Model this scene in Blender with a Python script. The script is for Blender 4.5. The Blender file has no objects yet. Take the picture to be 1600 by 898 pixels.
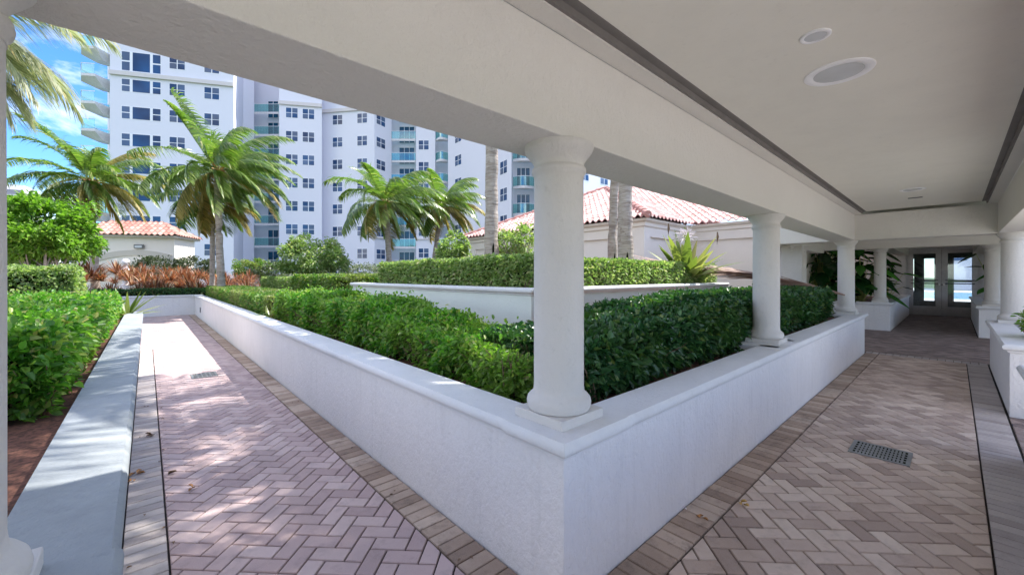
import bpy, bmesh, math, random
import numpy as np
from mathutils import Vector, Matrix
PI = math.pi
SC = bpy.context.scene
COL = SC.collection
R = math.radians
rnd = random.Random(7)
# ---------------------------------------------------------------- frame of reference
# world x runs along the corridor, world y out into the garden, eye 1.7 m above the paving
F = 628.0; HZ = 431.0; AC = R(47.75); CS, SN = math.cos(AC), math.sin(AC); EYE = 1.7
def W(px, z):
    lat = (px - 800.0) / F * z
    return (SN*lat + CS*z, -CS*lat + SN*z)
def WH(py, z): return EYE + (HZ - py) / F * z
WIND = Vector((SN, -CS, 0.0))
# ---------------------------------------------------------------- materials
M = {}
def nodes(name):
    m = bpy.data.materials.new(name); m.use_nodes = True
    nt = m.node_tree; b = nt.nodes['Principled BSDF']
    M[name] = m
    return m, nt, b
def mixrgb(nt, fac, a, b, blend='MIX'):
    n = nt.nodes.new('ShaderNodeMix'); n.data_type = 'RGBA'; n.blend_type = blend
    if isinstance(fac, (int, float)): n.inputs[0].default_value = fac
    else: nt.links.new(fac, n.inputs[0])
    for k, v in ((6, a), (7, b)):
        if isinstance(v, tuple): n.inputs[k].default_value = (*v, 1) if len(v) == 3 else v
        else: nt.links.new(v, n.inputs[k])
    return n.outputs[2]
def noise(nt, scale, detail=4, rough=.55, vec=None, dist=0):
    n = nt.nodes.new('ShaderNodeTexNoise'); n.inputs['Scale'].default_value = scale
    n.inputs['Detail'].default_value = detail; n.inputs['Roughness'].default_value = rough
    n.inputs['Distortion'].default_value = dist
    if vec is not None: nt.links.new(vec, n.inputs['Vector'])
    return n.outputs['Fac']
def pos(nt, scale=(1, 1, 1)):
    g = nt.nodes.new('ShaderNodeNewGeometry'); mp = nt.nodes.new('ShaderNodeMapping')
    mp.inputs['Scale'].default_value = scale
    nt.links.new(g.outputs['Position'], mp.inputs['Vector'])
    return mp.outputs['Vector']
def ramp(nt, fac, stops):
    r = nt.nodes.new('ShaderNodeValToRGB'); e = r.color_ramp.elements
    while len(e) < len(stops): e.new(.5)
    for k, (p, c) in enumerate(stops):
        e[k].position = p; e[k].color = (*c, 1) if isinstance(c, tuple) else (c, c, c, 1)
    nt.links.new(fac, r.inputs[0]); return r.outputs[0]
def bump(nt, b, h, strength=.3, dist=.01, prev=None):
    n = nt.nodes.new('ShaderNodeBump'); n.inputs['Strength'].default_value = strength
    n.inputs['Distance'].default_value = dist
    nt.links.new(h, n.inputs['Height'])
    if prev is not None: nt.links.new(prev, n.inputs['Normal'])
    nt.links.new(n.outputs[0], b.inputs['Normal']); return n.outputs[0]
def stucco(name, col, dark=None, rough=.85, grain=90, gs=.35, dirt=.25, streak=False):
    m, nt, b = nodes(name); p = pos(nt)
    dark = dark or tuple(c*.72 for c in col)
    f1 = noise(nt, 2.3, 6, .65, p)
    c = mixrgb(nt, ramp(nt, f1, [(.42, 0.0), (.75, dirt)]), col, dark)
    f2 = noise(nt, 26, 3, .6, p)
    c = mixrgb(nt, ramp(nt, f2, [(.60, 0.0), (.78, dirt)]), c, tuple(x*.7 for x in col))
    if streak:
        f3 = noise(nt, 3.0, 5, .6, pos(nt, (5, 5, .35)))
        c = mixrgb(nt, ramp(nt, f3, [(.54, 0.0), (.8, .28)]), c, tuple(x*.62 for x in col))
    nt.links.new(c, b.inputs['Base Color']); b.inputs['Roughness'].default_value = rough
    h1 = noise(nt, grain, 4, .6, p); h2 = noise(nt, 30, 5, .62, pos(nt, (1, 1, .6)), .3)
    pv = bump(nt, b, h1, gs, .006); bump(nt, b, h2, min(1, gs*1.5), .014, pv)
    return m
def plain(name, col, rough=.6, metal=0, var=.15, scale=6, spec=.5, emis=None):
    m, nt, b = nodes(name)
    if var:
        c = mixrgb(nt, ramp(nt, noise(nt, scale, 4, .6, pos(nt)), [(.35, 0.0), (.7, 1.0)]), tuple(x*(1-var) for x in col), tuple(min(1, x*(1+var)) for x in col))
        nt.links.new(c, b.inputs['Base Color'])
    else: b.inputs['Base Color'].default_value = (*col, 1)
    b.inputs['Roughness'].default_value = rough; b.inputs['Metallic'].default_value = metal
    b.inputs['Specular IOR Level'].default_value = spec
    return m
def leafmat(name, stops, rough=.42, trans=.35, tcol=None, spec=.5, patch=None):
    m, nt, b = nodes(name)
    g = nt.nodes.new('ShaderNodeNewGeometry')
    c = ramp(nt, g.outputs['Random Per Island'], stops)
    if patch:
        c = mixrgb(nt, ramp(nt, noise(nt, patch[0], 2, .5, pos(nt)), [(.45, 0.0), (.62, patch[2])]), c, patch[1])
    nt.links.new(c, b.inputs['Base Color']); b.inputs['Roughness'].default_value = rough
    b.inputs['Specular IOR Level'].default_value = spec
    t = nt.nodes.new('ShaderNodeBsdfTranslucent')
    tc = mixrgb(nt, 1.0, c, tcol or (1.5, 1.9, .7), 'MULTIPLY')
    nt.links.new(tc, t.inputs['Color'])
    mx = nt.nodes.new('ShaderNodeMixShader'); mx.inputs[0].default_value = trans
    nt.links.new(b.outputs[0], mx.inputs[1]); nt.links.new(t.outputs[0], mx.inputs[2])
    nt.links.new(mx.outputs[0], nt.nodes['Material Output'].inputs['Surface'])
    return m
stucco('white_stucco', (.80, .79, .785), dirt=.2, grain=60, gs=.6, streak=True)
stucco('cap_stone', (.74, .745, .75), (.5, .5, .5), dirt=.3, grain=110, gs=.25)
stucco('cap_stone_shaded', (.34, .37, .385), (.17, .19, .20), dirt=.6, grain=110, gs=.25)  # darker copy of the cap stone, shade on the left planter put into its colour
stucco('column_stone', (.66, .635, .60), (.55, .53, .5), dirt=.35, grain=140, gs=.3)
stucco('beam_paint', (.72, .695, .64), dirt=.10, grain=160, gs=.45)
stucco('ceiling_paint', (.78, .76, .675), dirt=.2, grain=200, gs=.03)
stucco('trim_shade', (.20, .185, .17), (.12, .11, .1), dirt=.5, grain=30, gs=.1)  # grey-brown stands in for the missing light on the ceiling step
stucco('tower_paint', (.74, .74, .80), dirt=.06, grain=5, gs=.02)
stucco('band_paint', (.66, .62, .60), dirt=.1, grain=5, gs=.02)
stucco('cream_stucco', (.86, .79, .70), dirt=.1, grain=40, gs=.1)
stucco('cream_dark', (.60, .55, .47), dirt=.1, grain=40, gs=.1)
stucco('green_white', (.74, .80, .74), dirt=.15, grain=60, gs=.25)
plain('mulch', (.13, .055, .035), .95, var=.6, scale=40)
plain('grass', (.06, .10, .03), .95, var=.5, scale=3)
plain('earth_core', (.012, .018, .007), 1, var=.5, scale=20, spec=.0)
plain('mortar', (.028, .022, .019), .95, var=.4, scale=14)
plain('slab', (.30, .28, .27), .9)
plain('dark_metal', (.09, .095, .10), .45, .5, var=.2)
plain('door_grey', (.42, .41, .41), .5, 0, var=.1)
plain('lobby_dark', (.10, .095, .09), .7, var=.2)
plain('grate_grey', (.26, .27, .27), .5, .4, var=.2)
plain('white_plastic', (.9, .9, .9), .35, var=.03)
plain('lens', (.60, .61, .60), .15, var=.05)
plain('window_frame', (.82, .83, .86), .5, var=.02)
plain('pool_water', (.02, .42, .62), .08, var=.15, scale=.4)
plain('pool_deck', (.66, .63, .58), .8)
plain('twig', (.20, .13, .08), .9, var=.4, scale=30)
plain('pale_bark', (.34, .31, .27), .9, var=.35, scale=12)
plain('flower_white', (.8, .74, .76), .6, var=.1)
plain('flower_pink', (.75, .42, .48), .6, var=.15)
plain('petiole', (.55, .29, .15), .7, var=.5, scale=25)
plain('rachis', (.30, .33, .10), .5, var=.3, scale=10)
plain('lamp_grey', (.18, .18, .17), .5, var=.1)
plain('far_slab', (.70, .68, .68), .8, var=.08)
plain('far_dark', (.16, .17, .20), .5, var=.2)
plain('dead_leaf', (.45, .22, .08), .8, var=.4, scale=40)
plain('yellow_leaf', (.65, .42, .10), .7, var=.3, scale=40)
def tower_glass():
    m, nt, b = nodes('tower_glass')
    c = mixrgb(nt, ramp(nt, noise(nt, .35, 2, .5, pos(nt)), [(.35, 0.0), (.65, 1.0)]), (.008, .03, .09), (.02, .085, .22))
    g = nt.nodes.new('ShaderNodeNewGeometry')      # blinds down behind some of the panes
    c = mixrgb(nt, ramp(nt, g.outputs['Random Per Island'], [(.80, 0.0), (.83, .15), (.93, .22), (.97, .6)]), c, (.34, .36, .40))
    nt.links.new(c, b.inputs['Base Color']); b.inputs['Roughness'].default_value = .12
tower_glass()
plain('slider_glass', (.01, .08, .15), .08, var=.4, scale=.7)
def clear_glass(name, tint, fac=.25):
    m, nt, b = nodes(name)
    t = nt.nodes.new('ShaderNodeBsdfTransparent'); t.inputs[0].default_value = (*tint, 1)
    g = nt.nodes.new('ShaderNodeBsdfGlossy'); g.inputs['Roughness'].default_value = .03
    g.inputs[0].default_value = (.9, 1, .97, 1)
    mx = nt.nodes.new('ShaderNodeMixShader'); mx.inputs[0].default_value = fac
    nt.links.new(t.outputs[0], mx.inputs[1]); nt.links.new(g.outputs[0], mx.inputs[2])
    nt.links.new(mx.outputs[0], nt.nodes['Material Output'].inputs['Surface'])
clear_glass('rail_glass', (.55, .84, .82), .14)
clear_glass('door_glass', (.80, .86, .88), .07)
def brickmat(name, stops, stain, stainc, sscale=1.3, fleck=.3):
    m, nt, b = nodes(name)
    a = nt.nodes.new('ShaderNodeAttribute'); a.attribute_name = 'tone'
    c = ramp(nt, a.outputs['Fac'], stops); p = pos(nt)
    c = mixrgb(nt, ramp(nt, noise(nt, sscale, 5, .65, p), [(.45, 0.0), (.72, stain)]), c, stainc)
    c = mixrgb(nt, ramp(nt, noise(nt, 7, 4, .7, p), [(.52, 0.0), (.72, fleck)]), c, tuple(x*.45 for x in stainc))
    c = mixrgb(nt, ramp(nt, noise(nt, 160, 3, .7, p), [(.35, 0.0), (.7, .22)]), c, (.6, .55, .52))
    nt.links.new(c, b.inputs['Base Color']); b.inputs['Roughness'].default_value = .86
    bump(nt, b, noise(nt, 120, 4, .7, p), .3, .004)
brickmat('paver_pink', [(0, (.40, .285, .275)), (.5, (.50, .37, .355)), (1, (.585, .455, .43))], .35, (.26, .20, .20))
brickmat('paver_corridor', [(0, (.34, .25, .20)), (.3, (.47, .36, .29)), (.7, (.58, .455, .37)), (1, (.68, .56, .46))], .45, (.27, .18, .12))
brickmat('paver_border', [(0, (.28, .19, .13)), (.5, (.43, .315, .23)), (1, (.58, .46, .36))], .6, (.15, .10, .07), 1.1, .55)
brickmat('paver_border_pale', [(0, (.34, .29, .27)), (.5, (.42, .37, .35)), (1, (.5, .45, .42))], .3, (.25, .22, .2))
brickmat('paver_brown_shaded', [(0, (.16, .115, .105)), (.5, (.25, .185, .165)), (1, (.36, .275, .24))], .5, (.12, .08, .07))  # brownish brick, darkened in its colour for the shade over the far paving
def tilemat(name, k=1.0, sat=(1, 1, 1)):
    m, nt, b = nodes(name)
    a = nt.nodes.new('ShaderNodeAttribute'); a.attribute_name = 'tone'
    c = ramp(nt, a.outputs['Fac'], [(q, tuple(k*x*y for x, y in zip(cc, sat))) for q, cc in [(0, (.48, .24, .205)), (.5, (.60, .36, .325)), (1, (.70, .51, .47))]])
    c = mixrgb(nt, ramp(nt, noise(nt, 9, 4, .7, pos(nt)), [(.5, 0.0), (.75, .35)]), c, (.30*k, .2*k, .16*k))
    nt.links.new(c, b.inputs['Base Color']); b.inputs['Roughness'].default_value = .8
tilemat('roof_tile'); tilemat('terracotta_tile', .72, (1.1, .92, .80))
def trunkmat():
    m, nt, b = nodes('palm_bark')
    p = pos(nt); pz = pos(nt, (1, 1, 7))
    c = mixrgb(nt, ramp(nt, noise(nt, 3.5, 5, .7, pz), [(.35, 0.0), (.65, 1.0)]), (.27, .22, .18), (.54, .47, .41))
    c = mixrgb(nt, ramp(nt, noise(nt, 9, 3, .6, p), [(.60, 0.0), (.72, .6)]), c, (.14, .09, .06))
    nt.links.new(c, b.inputs['Base Color']); b.inputs['Roughness'].default_value = .9
    bump(nt, b, noise(nt, 4, 4, .6, pz), .8, .03)
trunkmat()
leafmat('leaf_dark', [(0, (.018, .065, .024)), (.5, (.034, .11, .04)), (.85, (.07, .17, .055)), (1, (.17, .22, .06))], .34, .22, spec=.5, patch=(2.2, (.06, .12, .03), .5))
leafmat('leaf_bright', [(0, (.04, .13, .016)), (.5, (.10, .27, .03)), (.85, (.20, .37, .06)), (1, (.38, .34, .12))], .4, .42, patch=(1.6, (.26, .34, .09), .5))
leafmat('leaf_mid', [(0, (.045, .11, .018)), (.5, (.10, .21, .035)), (.85, (.19, .29, .06)), (1, (.34, .29, .11))], .45, .35, patch=(1.3, (.30, .28, .13), .5))
leafmat('leaf_pale', [(0, (.13, .20, .06)), (.5, (.24, .33, .12)), (.85, (.36, .42, .19)), (1, (.50, .44, .27))], .5, .35)
leafmat('leaf_grey', [(0, (.09, .11, .09)), (.6, (.18, .20, .16)), (1, (.34, .34, .30))], .6, .25)
leafmat('leaf_olive', [(0, (.035, .055, .03)), (.6, (.07, .09, .05)), (1, (.12, .13, .08))], .5, .2)
leafmat('leaf_tree', [(0, (.08, .16, .02)), (.5, (.16, .30, .04)), (.85, (.19, .34, .04)), (1, (.32, .40, .10))], .45, .4)
leafmat('leaf_palm', [(0, (.07, .13, .025)), (.5, (.16, .25, .055)), (.85, (.28, .34, .10)), (1, (.52, .48, .22))], .32, .35, spec=.7)
leafmat('leaf_palm_pale', [(0, (.20, .24, .12)), (.5, (.36, .38, .24)), (.9, (.50, .50, .36)), (1, (.6, .42, .14))], .45, .45, (1.3, 1.4, .9))
leafmat('leaf_palm_yellow', [(0, (.22, .22, .07)), (.5, (.40, .34, .10)), (1, (.60, .48, .22))], .45, .45, (1.4, 1.4, .8))
leafmat('leaf_red', [(0, (.08, .08, .03)), (.25, (.18, .075, .045)), (.55, (.34, .16, .09)), (.8, (.50, .33, .19)), (1, (.60, .54, .38))], .45, .3, (1.5, 1.1, .7))
leafmat('leaf_crinum', [(0, (.09, .14, .03)), (.5, (.19, .24, .06)), (.85, (.32, .34, .12)), (1, (.22, .20, .14))], .35, .4, (1.5, 1.6, .8))
leafmat('leaf_dead', [(0, (.20, .12, .09)), (.5, (.32, .20, .15)), (1, (.46, .33, .27))], .7, .15, (1.2, 1, .8))
leafmat('leaf_big', [(0, (.008, .035, .010)), (.5, (.018, .075, .018)), (.85, (.04, .15, .03)), (1, (.09, .28, .04))], .25, .35, spec=.7)
# ---------------------------------------------------------------- object helpers
def tag(o, label=None, cat=None, group=None, kind=None):
    if label: o['label'] = label
    if cat: o['category'] = cat
    if group: o['group'] = group
    if kind: o['kind'] = kind
    return o
def empty(name, loc, label, cat, group=None):
    o = bpy.data.objects.new(name, None); COL.objects.link(o); o.location = loc
    o.empty_display_size = .2; o['kind'] = 'thing'
    return tag(o, label, cat, group)
def link(name, me, parent=None):
    o = bpy.data.objects.new(name, me); COL.objects.link(o)
    if parent is not None:
        o.parent = parent
        o.matrix_parent_inverse = Matrix.Translation(-Vector(wloc(parent)))
    return o
def wloc(o):
    v = Vector(o.location)
    return v
class MB:
    def __init__(s): s.v = []; s.f = []; s.m = []; s.t = []
    def add(s, vs, fs, mi=0, tone=0.0):
        n = len(s.v); s.v += [tuple(p) for p in vs]
        for f in fs: s.f.append([n+i for i in f]); s.m.append(mi); s.t.append(tone)
        return s
    def box(s, x0, x1, y0, y1, z0, z1, mi=0, tone=0.0):
        vs = [(x, y, z) for z in (z0, z1) for y in (y0, y1) for x in (x0, x1)]
        return s.add(vs, [(0, 2, 3, 1), (4, 5, 7, 6), (0, 1, 5, 4), (2, 6, 7, 3), (0, 4, 6, 2), (1, 3, 7, 5)], mi, tone)
    def obox(s, c, du, hu, hv, z0, z1, mi=0):     # box along plan direction du
        du = Vector((du[0], du[1])).normalized(); dv = Vector((-du.y, du.x)); c = Vector((c[0], c[1]))
        q = [c-du*hu-dv*hv, c+du*hu-dv*hv, c+du*hu+dv*hv, c-du*hu+dv*hv]
        return s.prism([(p.x, p.y) for p in q], z0, z1, mi)
    def prism(s, poly, z0, z1, mi=0):
        n = len(poly); vs = [(p[0], p[1], z0) for p in poly]+[(p[0], p[1], z1) for p in poly]
        fs = [tuple(range(n-1, -1, -1)), tuple(range(n, 2*n))]+[(i, (i+1) % n, n+(i+1) % n, n+i) for i in range(n)]
        return s.add(vs, fs, mi)
    def lathe(s, prof, c, seg=40, mi=0):
        vs = []; fs = []
        for (r, z) in prof:
            for k in range(seg):
                a = 2*PI*k/seg; vs.append((c[0]+r*math.cos(a), c[1]+r*math.sin(a), z))
        for i in range(len(prof)-1):
            for k in range(seg):
                k2 = (k+1) % seg; fs.append((i*seg+k, i*seg+k2, (i+1)*seg+k2, (i+1)*seg+k))
        fs.append(tuple(range(seg-1, -1, -1))); n = (len(prof)-1)*seg; fs.append(tuple(range(n, n+seg)))
        return s.add(vs, fs, mi)
    def tube(s, pts, rad, seg=8, mi=0):
        pts = [Vector(p) for p in pts]; vs = []; fs = []
        for i, p in enumerate(pts):
            d = (pts[min(i+1, len(pts)-1)]-pts[max(i-1, 0)]).normalized()
            a = d.cross(Vector((0, 0, 1)));
            if a.length < .05: a = d.cross(Vector((1, 0, 0)))
            a.normalize(); b = d.cross(a)
            r = rad[i] if isinstance(rad, (list, tuple)) else rad
            for k in range(seg):
                t = 2*PI*k/seg; vs.append(p+a*(r*math.cos(t))+b*(r*math.sin(t)))
        for i in range(len(pts)-1):
            for k in range(seg):
                k2 = (k+1) % seg; fs.append((i*seg+k, i*seg+k2, (i+1)*seg+k2, (i+1)*seg+k))
        fs.append(tuple(range(seg-1, -1, -1))); n = (len(pts)-1)*seg; fs.append(tuple(range(n, n+seg)))
        return s.add(vs, fs, mi)
    def sweep(s, path, prof, closed=False, mi=0):  # prof: (offset to the right of travel, z)
        P = [Vector((p[0], p[1])) for p in path]; n = len(P); k = len(prof); vs = []; fs = []
        for i, p in enumerate(P):
            def nor(a, b):
                d = (b-a).normalized(); return Vector((d.y, -d.x))
            if closed or 0 < i < n-1:
                n1 = nor(P[i-1], p); n2 = nor(p, P[(i+1) % n]); m = (n1+n2).normalized(); m = m/max(.3, m.dot(n1))
            else: m = nor(p, P[1]) if i == 0 else nor(P[i-1], p)
            for (o, z) in prof: q = p+m*o; vs.append((q.x, q.y, z))
        for i in range(n if closed else n-1):
            j = (i+1) % n
            for a in range(k): b = (a+1) % k; fs.append((i*k+a, j*k+a, j*k+b, i*k+b))
        if not closed: fs.append(tuple(range(k))); fs.append(tuple(range(n*k-1, (n-1)*k-1, -1)))
        return s.add(vs, fs, mi)
    def build(s, name, mats, parent=None, smooth=None, bevel=0, tones=False):
        me = bpy.data.meshes.new(name); me.from_pydata(s.v, [], s.f)
        for m in (mats if isinstance(mats, (list, tuple)) else [mats]): me.materials.append(M[m])
        me.polygons.foreach_set('material_index', s.m)
        if tones:
            a = me.attributes.new('tone', 'FLOAT', 'FACE'); a.data.foreach_set('value', s.t)
        bm = bmesh.new(); bm.from_mesh(me); bmesh.ops.recalc_face_normals(bm, faces=bm.faces); bm.to_mesh(me); bm.free()
        if smooth:
            me.polygons.foreach_set('use_smooth', [True]*len(me.polygons)); me.set_sharp_from_angle(angle=R(smooth))
        me.update()
        o = link(name, me, parent)
        if bevel:
            b = o.modifiers.new('bevel', 'BEVEL'); b.width = bevel; b.segments = 2; b.limit_method = 'ANGLE'; b.angle_limit = R(50)
            b.harden_normals = False
        return o
def npmesh(name, V, Q, mats, parent=None, mi=None, smooth=False):
    me = bpy.data.meshes.new(name); n = len(Q)
    me.vertices.add(len(V)); me.vertices.foreach_set('co', np.asarray(V, np.float32).ravel())
    me.loops.add(n*4); me.loops.foreach_set('vertex_index', np.asarray(Q, np.int32).ravel())
    me.polygons.add(n); me.polygons.foreach_set('loop_start', np.arange(0, n*4, 4, dtype=np.int32))
    for m in (mats if isinstance(mats, (list, tuple)) else [mats]): me.materials.append(M[m])
    if mi is not None: me.polygons.foreach_set('material_index', np.asarray(mi, np.int32))
    if smooth: me.polygons.foreach_set('use_smooth', np.ones(n, bool))
    me.update(calc_edges=True); me.validate()
    return link(name, me, parent)
def unit(a): return a/np.maximum(1e-9, np.linalg.norm(a, axis=1, keepdims=True))
def leafquads(P, D, N, L, Wd, fold=.25, droop=.2):
    n = len(P); D = unit(D); S = unit(np.cross(D, N)); N = np.cross(S, D)
    L = np.asarray(L).reshape(-1, 1)*np.ones((n, 1)); Wd = np.asarray(Wd).reshape(-1, 1)*np.ones((n, 1))
    up = N*Wd*fold; dn = np.zeros((n, 3)); dn[:, 2] = -1
    a1 = P+D*L*.30; a2 = P+D*L*.68+dn*L*droop*.3
    V = np.stack([P, a1+S*Wd*.5+up, a2+S*Wd*.42+up, P+D*L+dn*L*droop, a2-S*Wd*.42+up, a1-S*Wd*.5+up], 1).reshape(-1, 3)
    b = (np.arange(n)*6)[:, None]
    Q = np.concatenate([b+np.array([[0, 1, 2, 3]]), b+np.array([[0, 3, 4, 5]])], 0)
    return V, Q
def lump(P, seed, s=1.0):
    k = seed*1.7
    x, y, z = P[:, 0]*s, P[:, 1]*s, P[:, 2]*s
    return (np.sin(x*3.1+k)*np.cos(y*2.7-k)+np.sin(y*6.3+z*5.1+2*k)*.6+np.sin(x*7.7-z*6.2+k*3)*.6+np.sin(x*14.1+y*12.3+z*9+k)*.35)/2.2
def hedge(label, u0, u1, v0, v1, z0, z1, size, dens, mat, seed, amp=.06, faces='tuvUV', name='hedge', core='earth_core', shag=.0, group=None, top=None, kind=None):
    rg = np.random.default_rng(seed)
    root = empty(name, ((u0+u1)/2, (v0+v1)/2, z0), label, 'hedge', group)
    VV = []; QQ = []; nb = 0
    def face(ch):
        d = dict(t=((u1-u0)*(v1-v0)), u=((v1-v0)*(z1-z0)), U=((v1-v0)*(z1-z0)), v=((u1-u0)*(z1-z0)), V=((u1-u0)*(z1-z0)))[ch]
        n = int(d*dens); a = rg.random(n); b = rg.random(n); o = np.ones(n)
        if ch == 't': P = np.stack([u0+a*(u1-u0), v0+b*(v1-v0), o*z1], 1); Nn = np.array([0, 0, 1.])
        if ch == 'u': P = np.stack([o*u0, v0+a*(v1-v0), z0+b*(z1-z0)], 1); Nn = np.array([-1., 0, 0])
        if ch == 'U': P = np.stack([o*u1, v0+a*(v1-v0), z0+b*(z1-z0)], 1); Nn = np.array([1., 0, 0])
        if ch == 'v': P = np.stack([u0+a*(u1-u0), o*v0, z0+b*(z1-z0)], 1); Nn = np.array([0, -1., 0])
        if ch == 'V': P = np.stack([u0+a*(u1-u0), o*v1, z0+b*(z1-z0)], 1); Nn = np.array([0, 1., 0])
        dep = rg.random(n)**1.6*size*2.0
        P = P+Nn*(lump(P, seed)*amp)[:, None]-Nn*dep[:, None]
        # round the shoulders, thin the foot
        ctr = np.array([(u0+u1)/2, (v0+v1)/2])
        k = np.clip((P[:, 2]-(z1-.18))/.18, 0, 1)**2*.07
        P[:, 0] += np.where(P[:, 0] > ctr[0], -k, k)*(1 if ch in 'uU' else 0); P[:, 1] += np.where(P[:, 1] > ctr[1], -k, k)*(1 if ch in 'vV' else 0)
        if top is not None: P[:, 2] += top(P[:, 0], P[:, 1])*np.clip((P[:, 2]-z0)/(z1-z0), 0, 1.1)
        foot = np.clip(1-(P[:, 2]-z0)/.22, 0, 1)
        P -= Nn*(foot*.10*rg.random(n))[:, None]
        keep = rg.random(n) > foot*.55
        if shag: P += Nn*((rg.random(n) > .93)*rg.random(n)*shag)[:, None]
        P = P[keep]; n = len(P)
        D = Nn*.75+rg.normal(0, .75, (n, 3))+np.array([0, 0, .35]); Nv = Nn*.6+rg.normal(0, .55, (n, 3))+np.array([0, 0, .8])
        L = size*(.65+.7*rg.random(n))
        return leafquads(P, D, Nv, L, L*.48)
    for ch in faces:
        V, Q = face(ch)
        if not len(V): continue
        VV.append(V); QQ.append(Q+nb); nb += len(V)
    npmesh('foliage', np.concatenate(VV), np.concatenate(QQ), mat, root)
    g = min(.16, (u1-u0)*.2, (v1-v0)*.2)
    # dark twiggy body: a lumpy box, not visible between the leaves except as depth
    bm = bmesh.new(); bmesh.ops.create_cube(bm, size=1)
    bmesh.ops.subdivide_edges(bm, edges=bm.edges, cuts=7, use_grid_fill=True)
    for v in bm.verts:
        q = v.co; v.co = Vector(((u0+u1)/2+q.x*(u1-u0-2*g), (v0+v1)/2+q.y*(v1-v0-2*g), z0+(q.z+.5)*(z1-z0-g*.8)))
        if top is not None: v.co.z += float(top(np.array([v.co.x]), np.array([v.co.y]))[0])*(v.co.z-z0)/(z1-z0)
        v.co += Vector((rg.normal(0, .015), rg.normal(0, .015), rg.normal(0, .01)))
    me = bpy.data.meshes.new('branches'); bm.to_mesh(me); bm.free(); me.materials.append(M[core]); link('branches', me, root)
    # twigs near the foot of the faces
    tw = MB(); n = int(min(300, (u1-u0+v1-v0)*28))
    for i in range(n):
        side = rg.integers(2)
        if side == 0: p = Vector((u0+.12+rg.random()*.1, v0+rg.random()*(v1-v0), z0)); dr = Vector((-.12-rg.random()*.15, rg.normal(0, .1), .18+rg.random()*.2))
        else: p = Vector((u0+rg.random()*(u1-u0), v0+.12+rg.random()*.1, z0)); dr = Vector((rg.normal(0, .1), -.12-rg.random()*.15, .18+rg.random()*.2))
        tw.tube([p, p+dr*.6+Vector((0, 0, .05)), p+dr], [.006, .004, .002], 4)
    tw.build('stem', 'twig', root)
    return root
# ---------------------------------------------------------------- the setting: ground and sheets
MB().add([(-400, -400, -.30), (600, -400, -.30), (600, 600, -.30), (-400, 600, -.30)], [(0, 1, 2, 3)]).build('ground', 'grass')
bpy.data.objects['ground']['kind'] = 'structure'
def struct(name, mb, m, **k):
    o = mb.build(name, m, **k); o['kind'] = 'structure'; return o
sl = MB().box(-8, 26, -8, 28, -.25, -.018)
struct('paving_bed', sl, 'mortar')
# clipped bricks --------------------------------------------------
def clip(poly, rect):
    x0, x1, y0, y1 = rect
    for ax, val, sg in ((0, x0, 1), (0, x1, -1), (1, y0, 1), (1, y1, -1)):
        out = []
        for i in range(len(poly)):
            a = poly[i-1]; b = poly[i]; da = (a[ax]-val)*sg; db = (b[ax]-val)*sg
            if (da >= 0) != (db >= 0):
                t = da/(da-db); out.append((a[0]+t*(b[0]-a[0]), a[1]+t*(b[1]-a[1])))
            if db >= 0: out.append(b)
        poly = out
        if len(poly) < 3: return []
    return poly
def area(p): return abs(sum(p[i-1][0]*p[i][1]-p[i][0]*p[i-1][1] for i in range(len(p))))/2
def inset(p, d):
    if sum(p[i-1][0]*p[i][1]-p[i][0]*p[i-1][1] for i in range(len(p))) < 0: p = p[::-1]
    q = [p[0]]
    for a in p[1:]:
        if math.hypot(a[0]-q[-1][0], a[1]-q[-1][1]) > .004: q.append(a)
    if math.hypot(q[0][0]-q[-1][0], q[0][1]-q[-1][1]) < .004: q.pop()
    n = len(q)
    if n < 3: return None
    r = []
    for i in range(n):
        a, b, c = Vector(q[i-1]), Vector(q[i]), Vector(q[(i+1) % n])
        n1 = (b-a).normalized(); n2 = (c-b).normalized(); n1 = Vector((-n1.y, n1.x)); n2 = Vector((-n2.y, n2.x))
        m = n1+n2
        if m.length < .2: return None
        m.normalize(); k = d/max(.35, m.dot(n1)); r.append((b.x+m.x*k, b.y+m.y*k))
    return r
def brick(mb, poly, rg):
    if len(poly) < 3 or area(poly) < .0012: return
    a = inset(poly, .0048)
    if not a: return
    b = inset(a, .004)
    if not b or len(a) != len(b):
        gx = sum(p[0] for p in a)/len(a); gy = sum(p[1] for p in a)/len(a); b = [(gx+(p[0]-gx)*.92, gy+(p[1]-gy)*.92) for p in a]
    z = rg.gauss(0, .0009); n = len(a); t = rg.random()
    tl = (rg.gauss(0, .004), rg.gauss(0, .004)); cx = sum(p[0] for p in b)/n; cy = sum(p[1] for p in b)/n
    vs = [(p[0], p[1], -.02) for p in a]+[(p[0], p[1], z-.005) for p in a]+[(p[0], p[1], z+(p[0]-cx)*tl[0]+(p[1]-cy)*tl[1]) for p in b]
    fs = [tuple(range(2*n, 3*n))]+[(i, (i+1) % n, n+(i+1) % n, n+i) for i in range(n)]+[(n+i, n+(i+1) % n, 2*n+(i+1) % n, 2*n+i) for i in range(n)]
    mb.add(vs, fs, 0, t)
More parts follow.
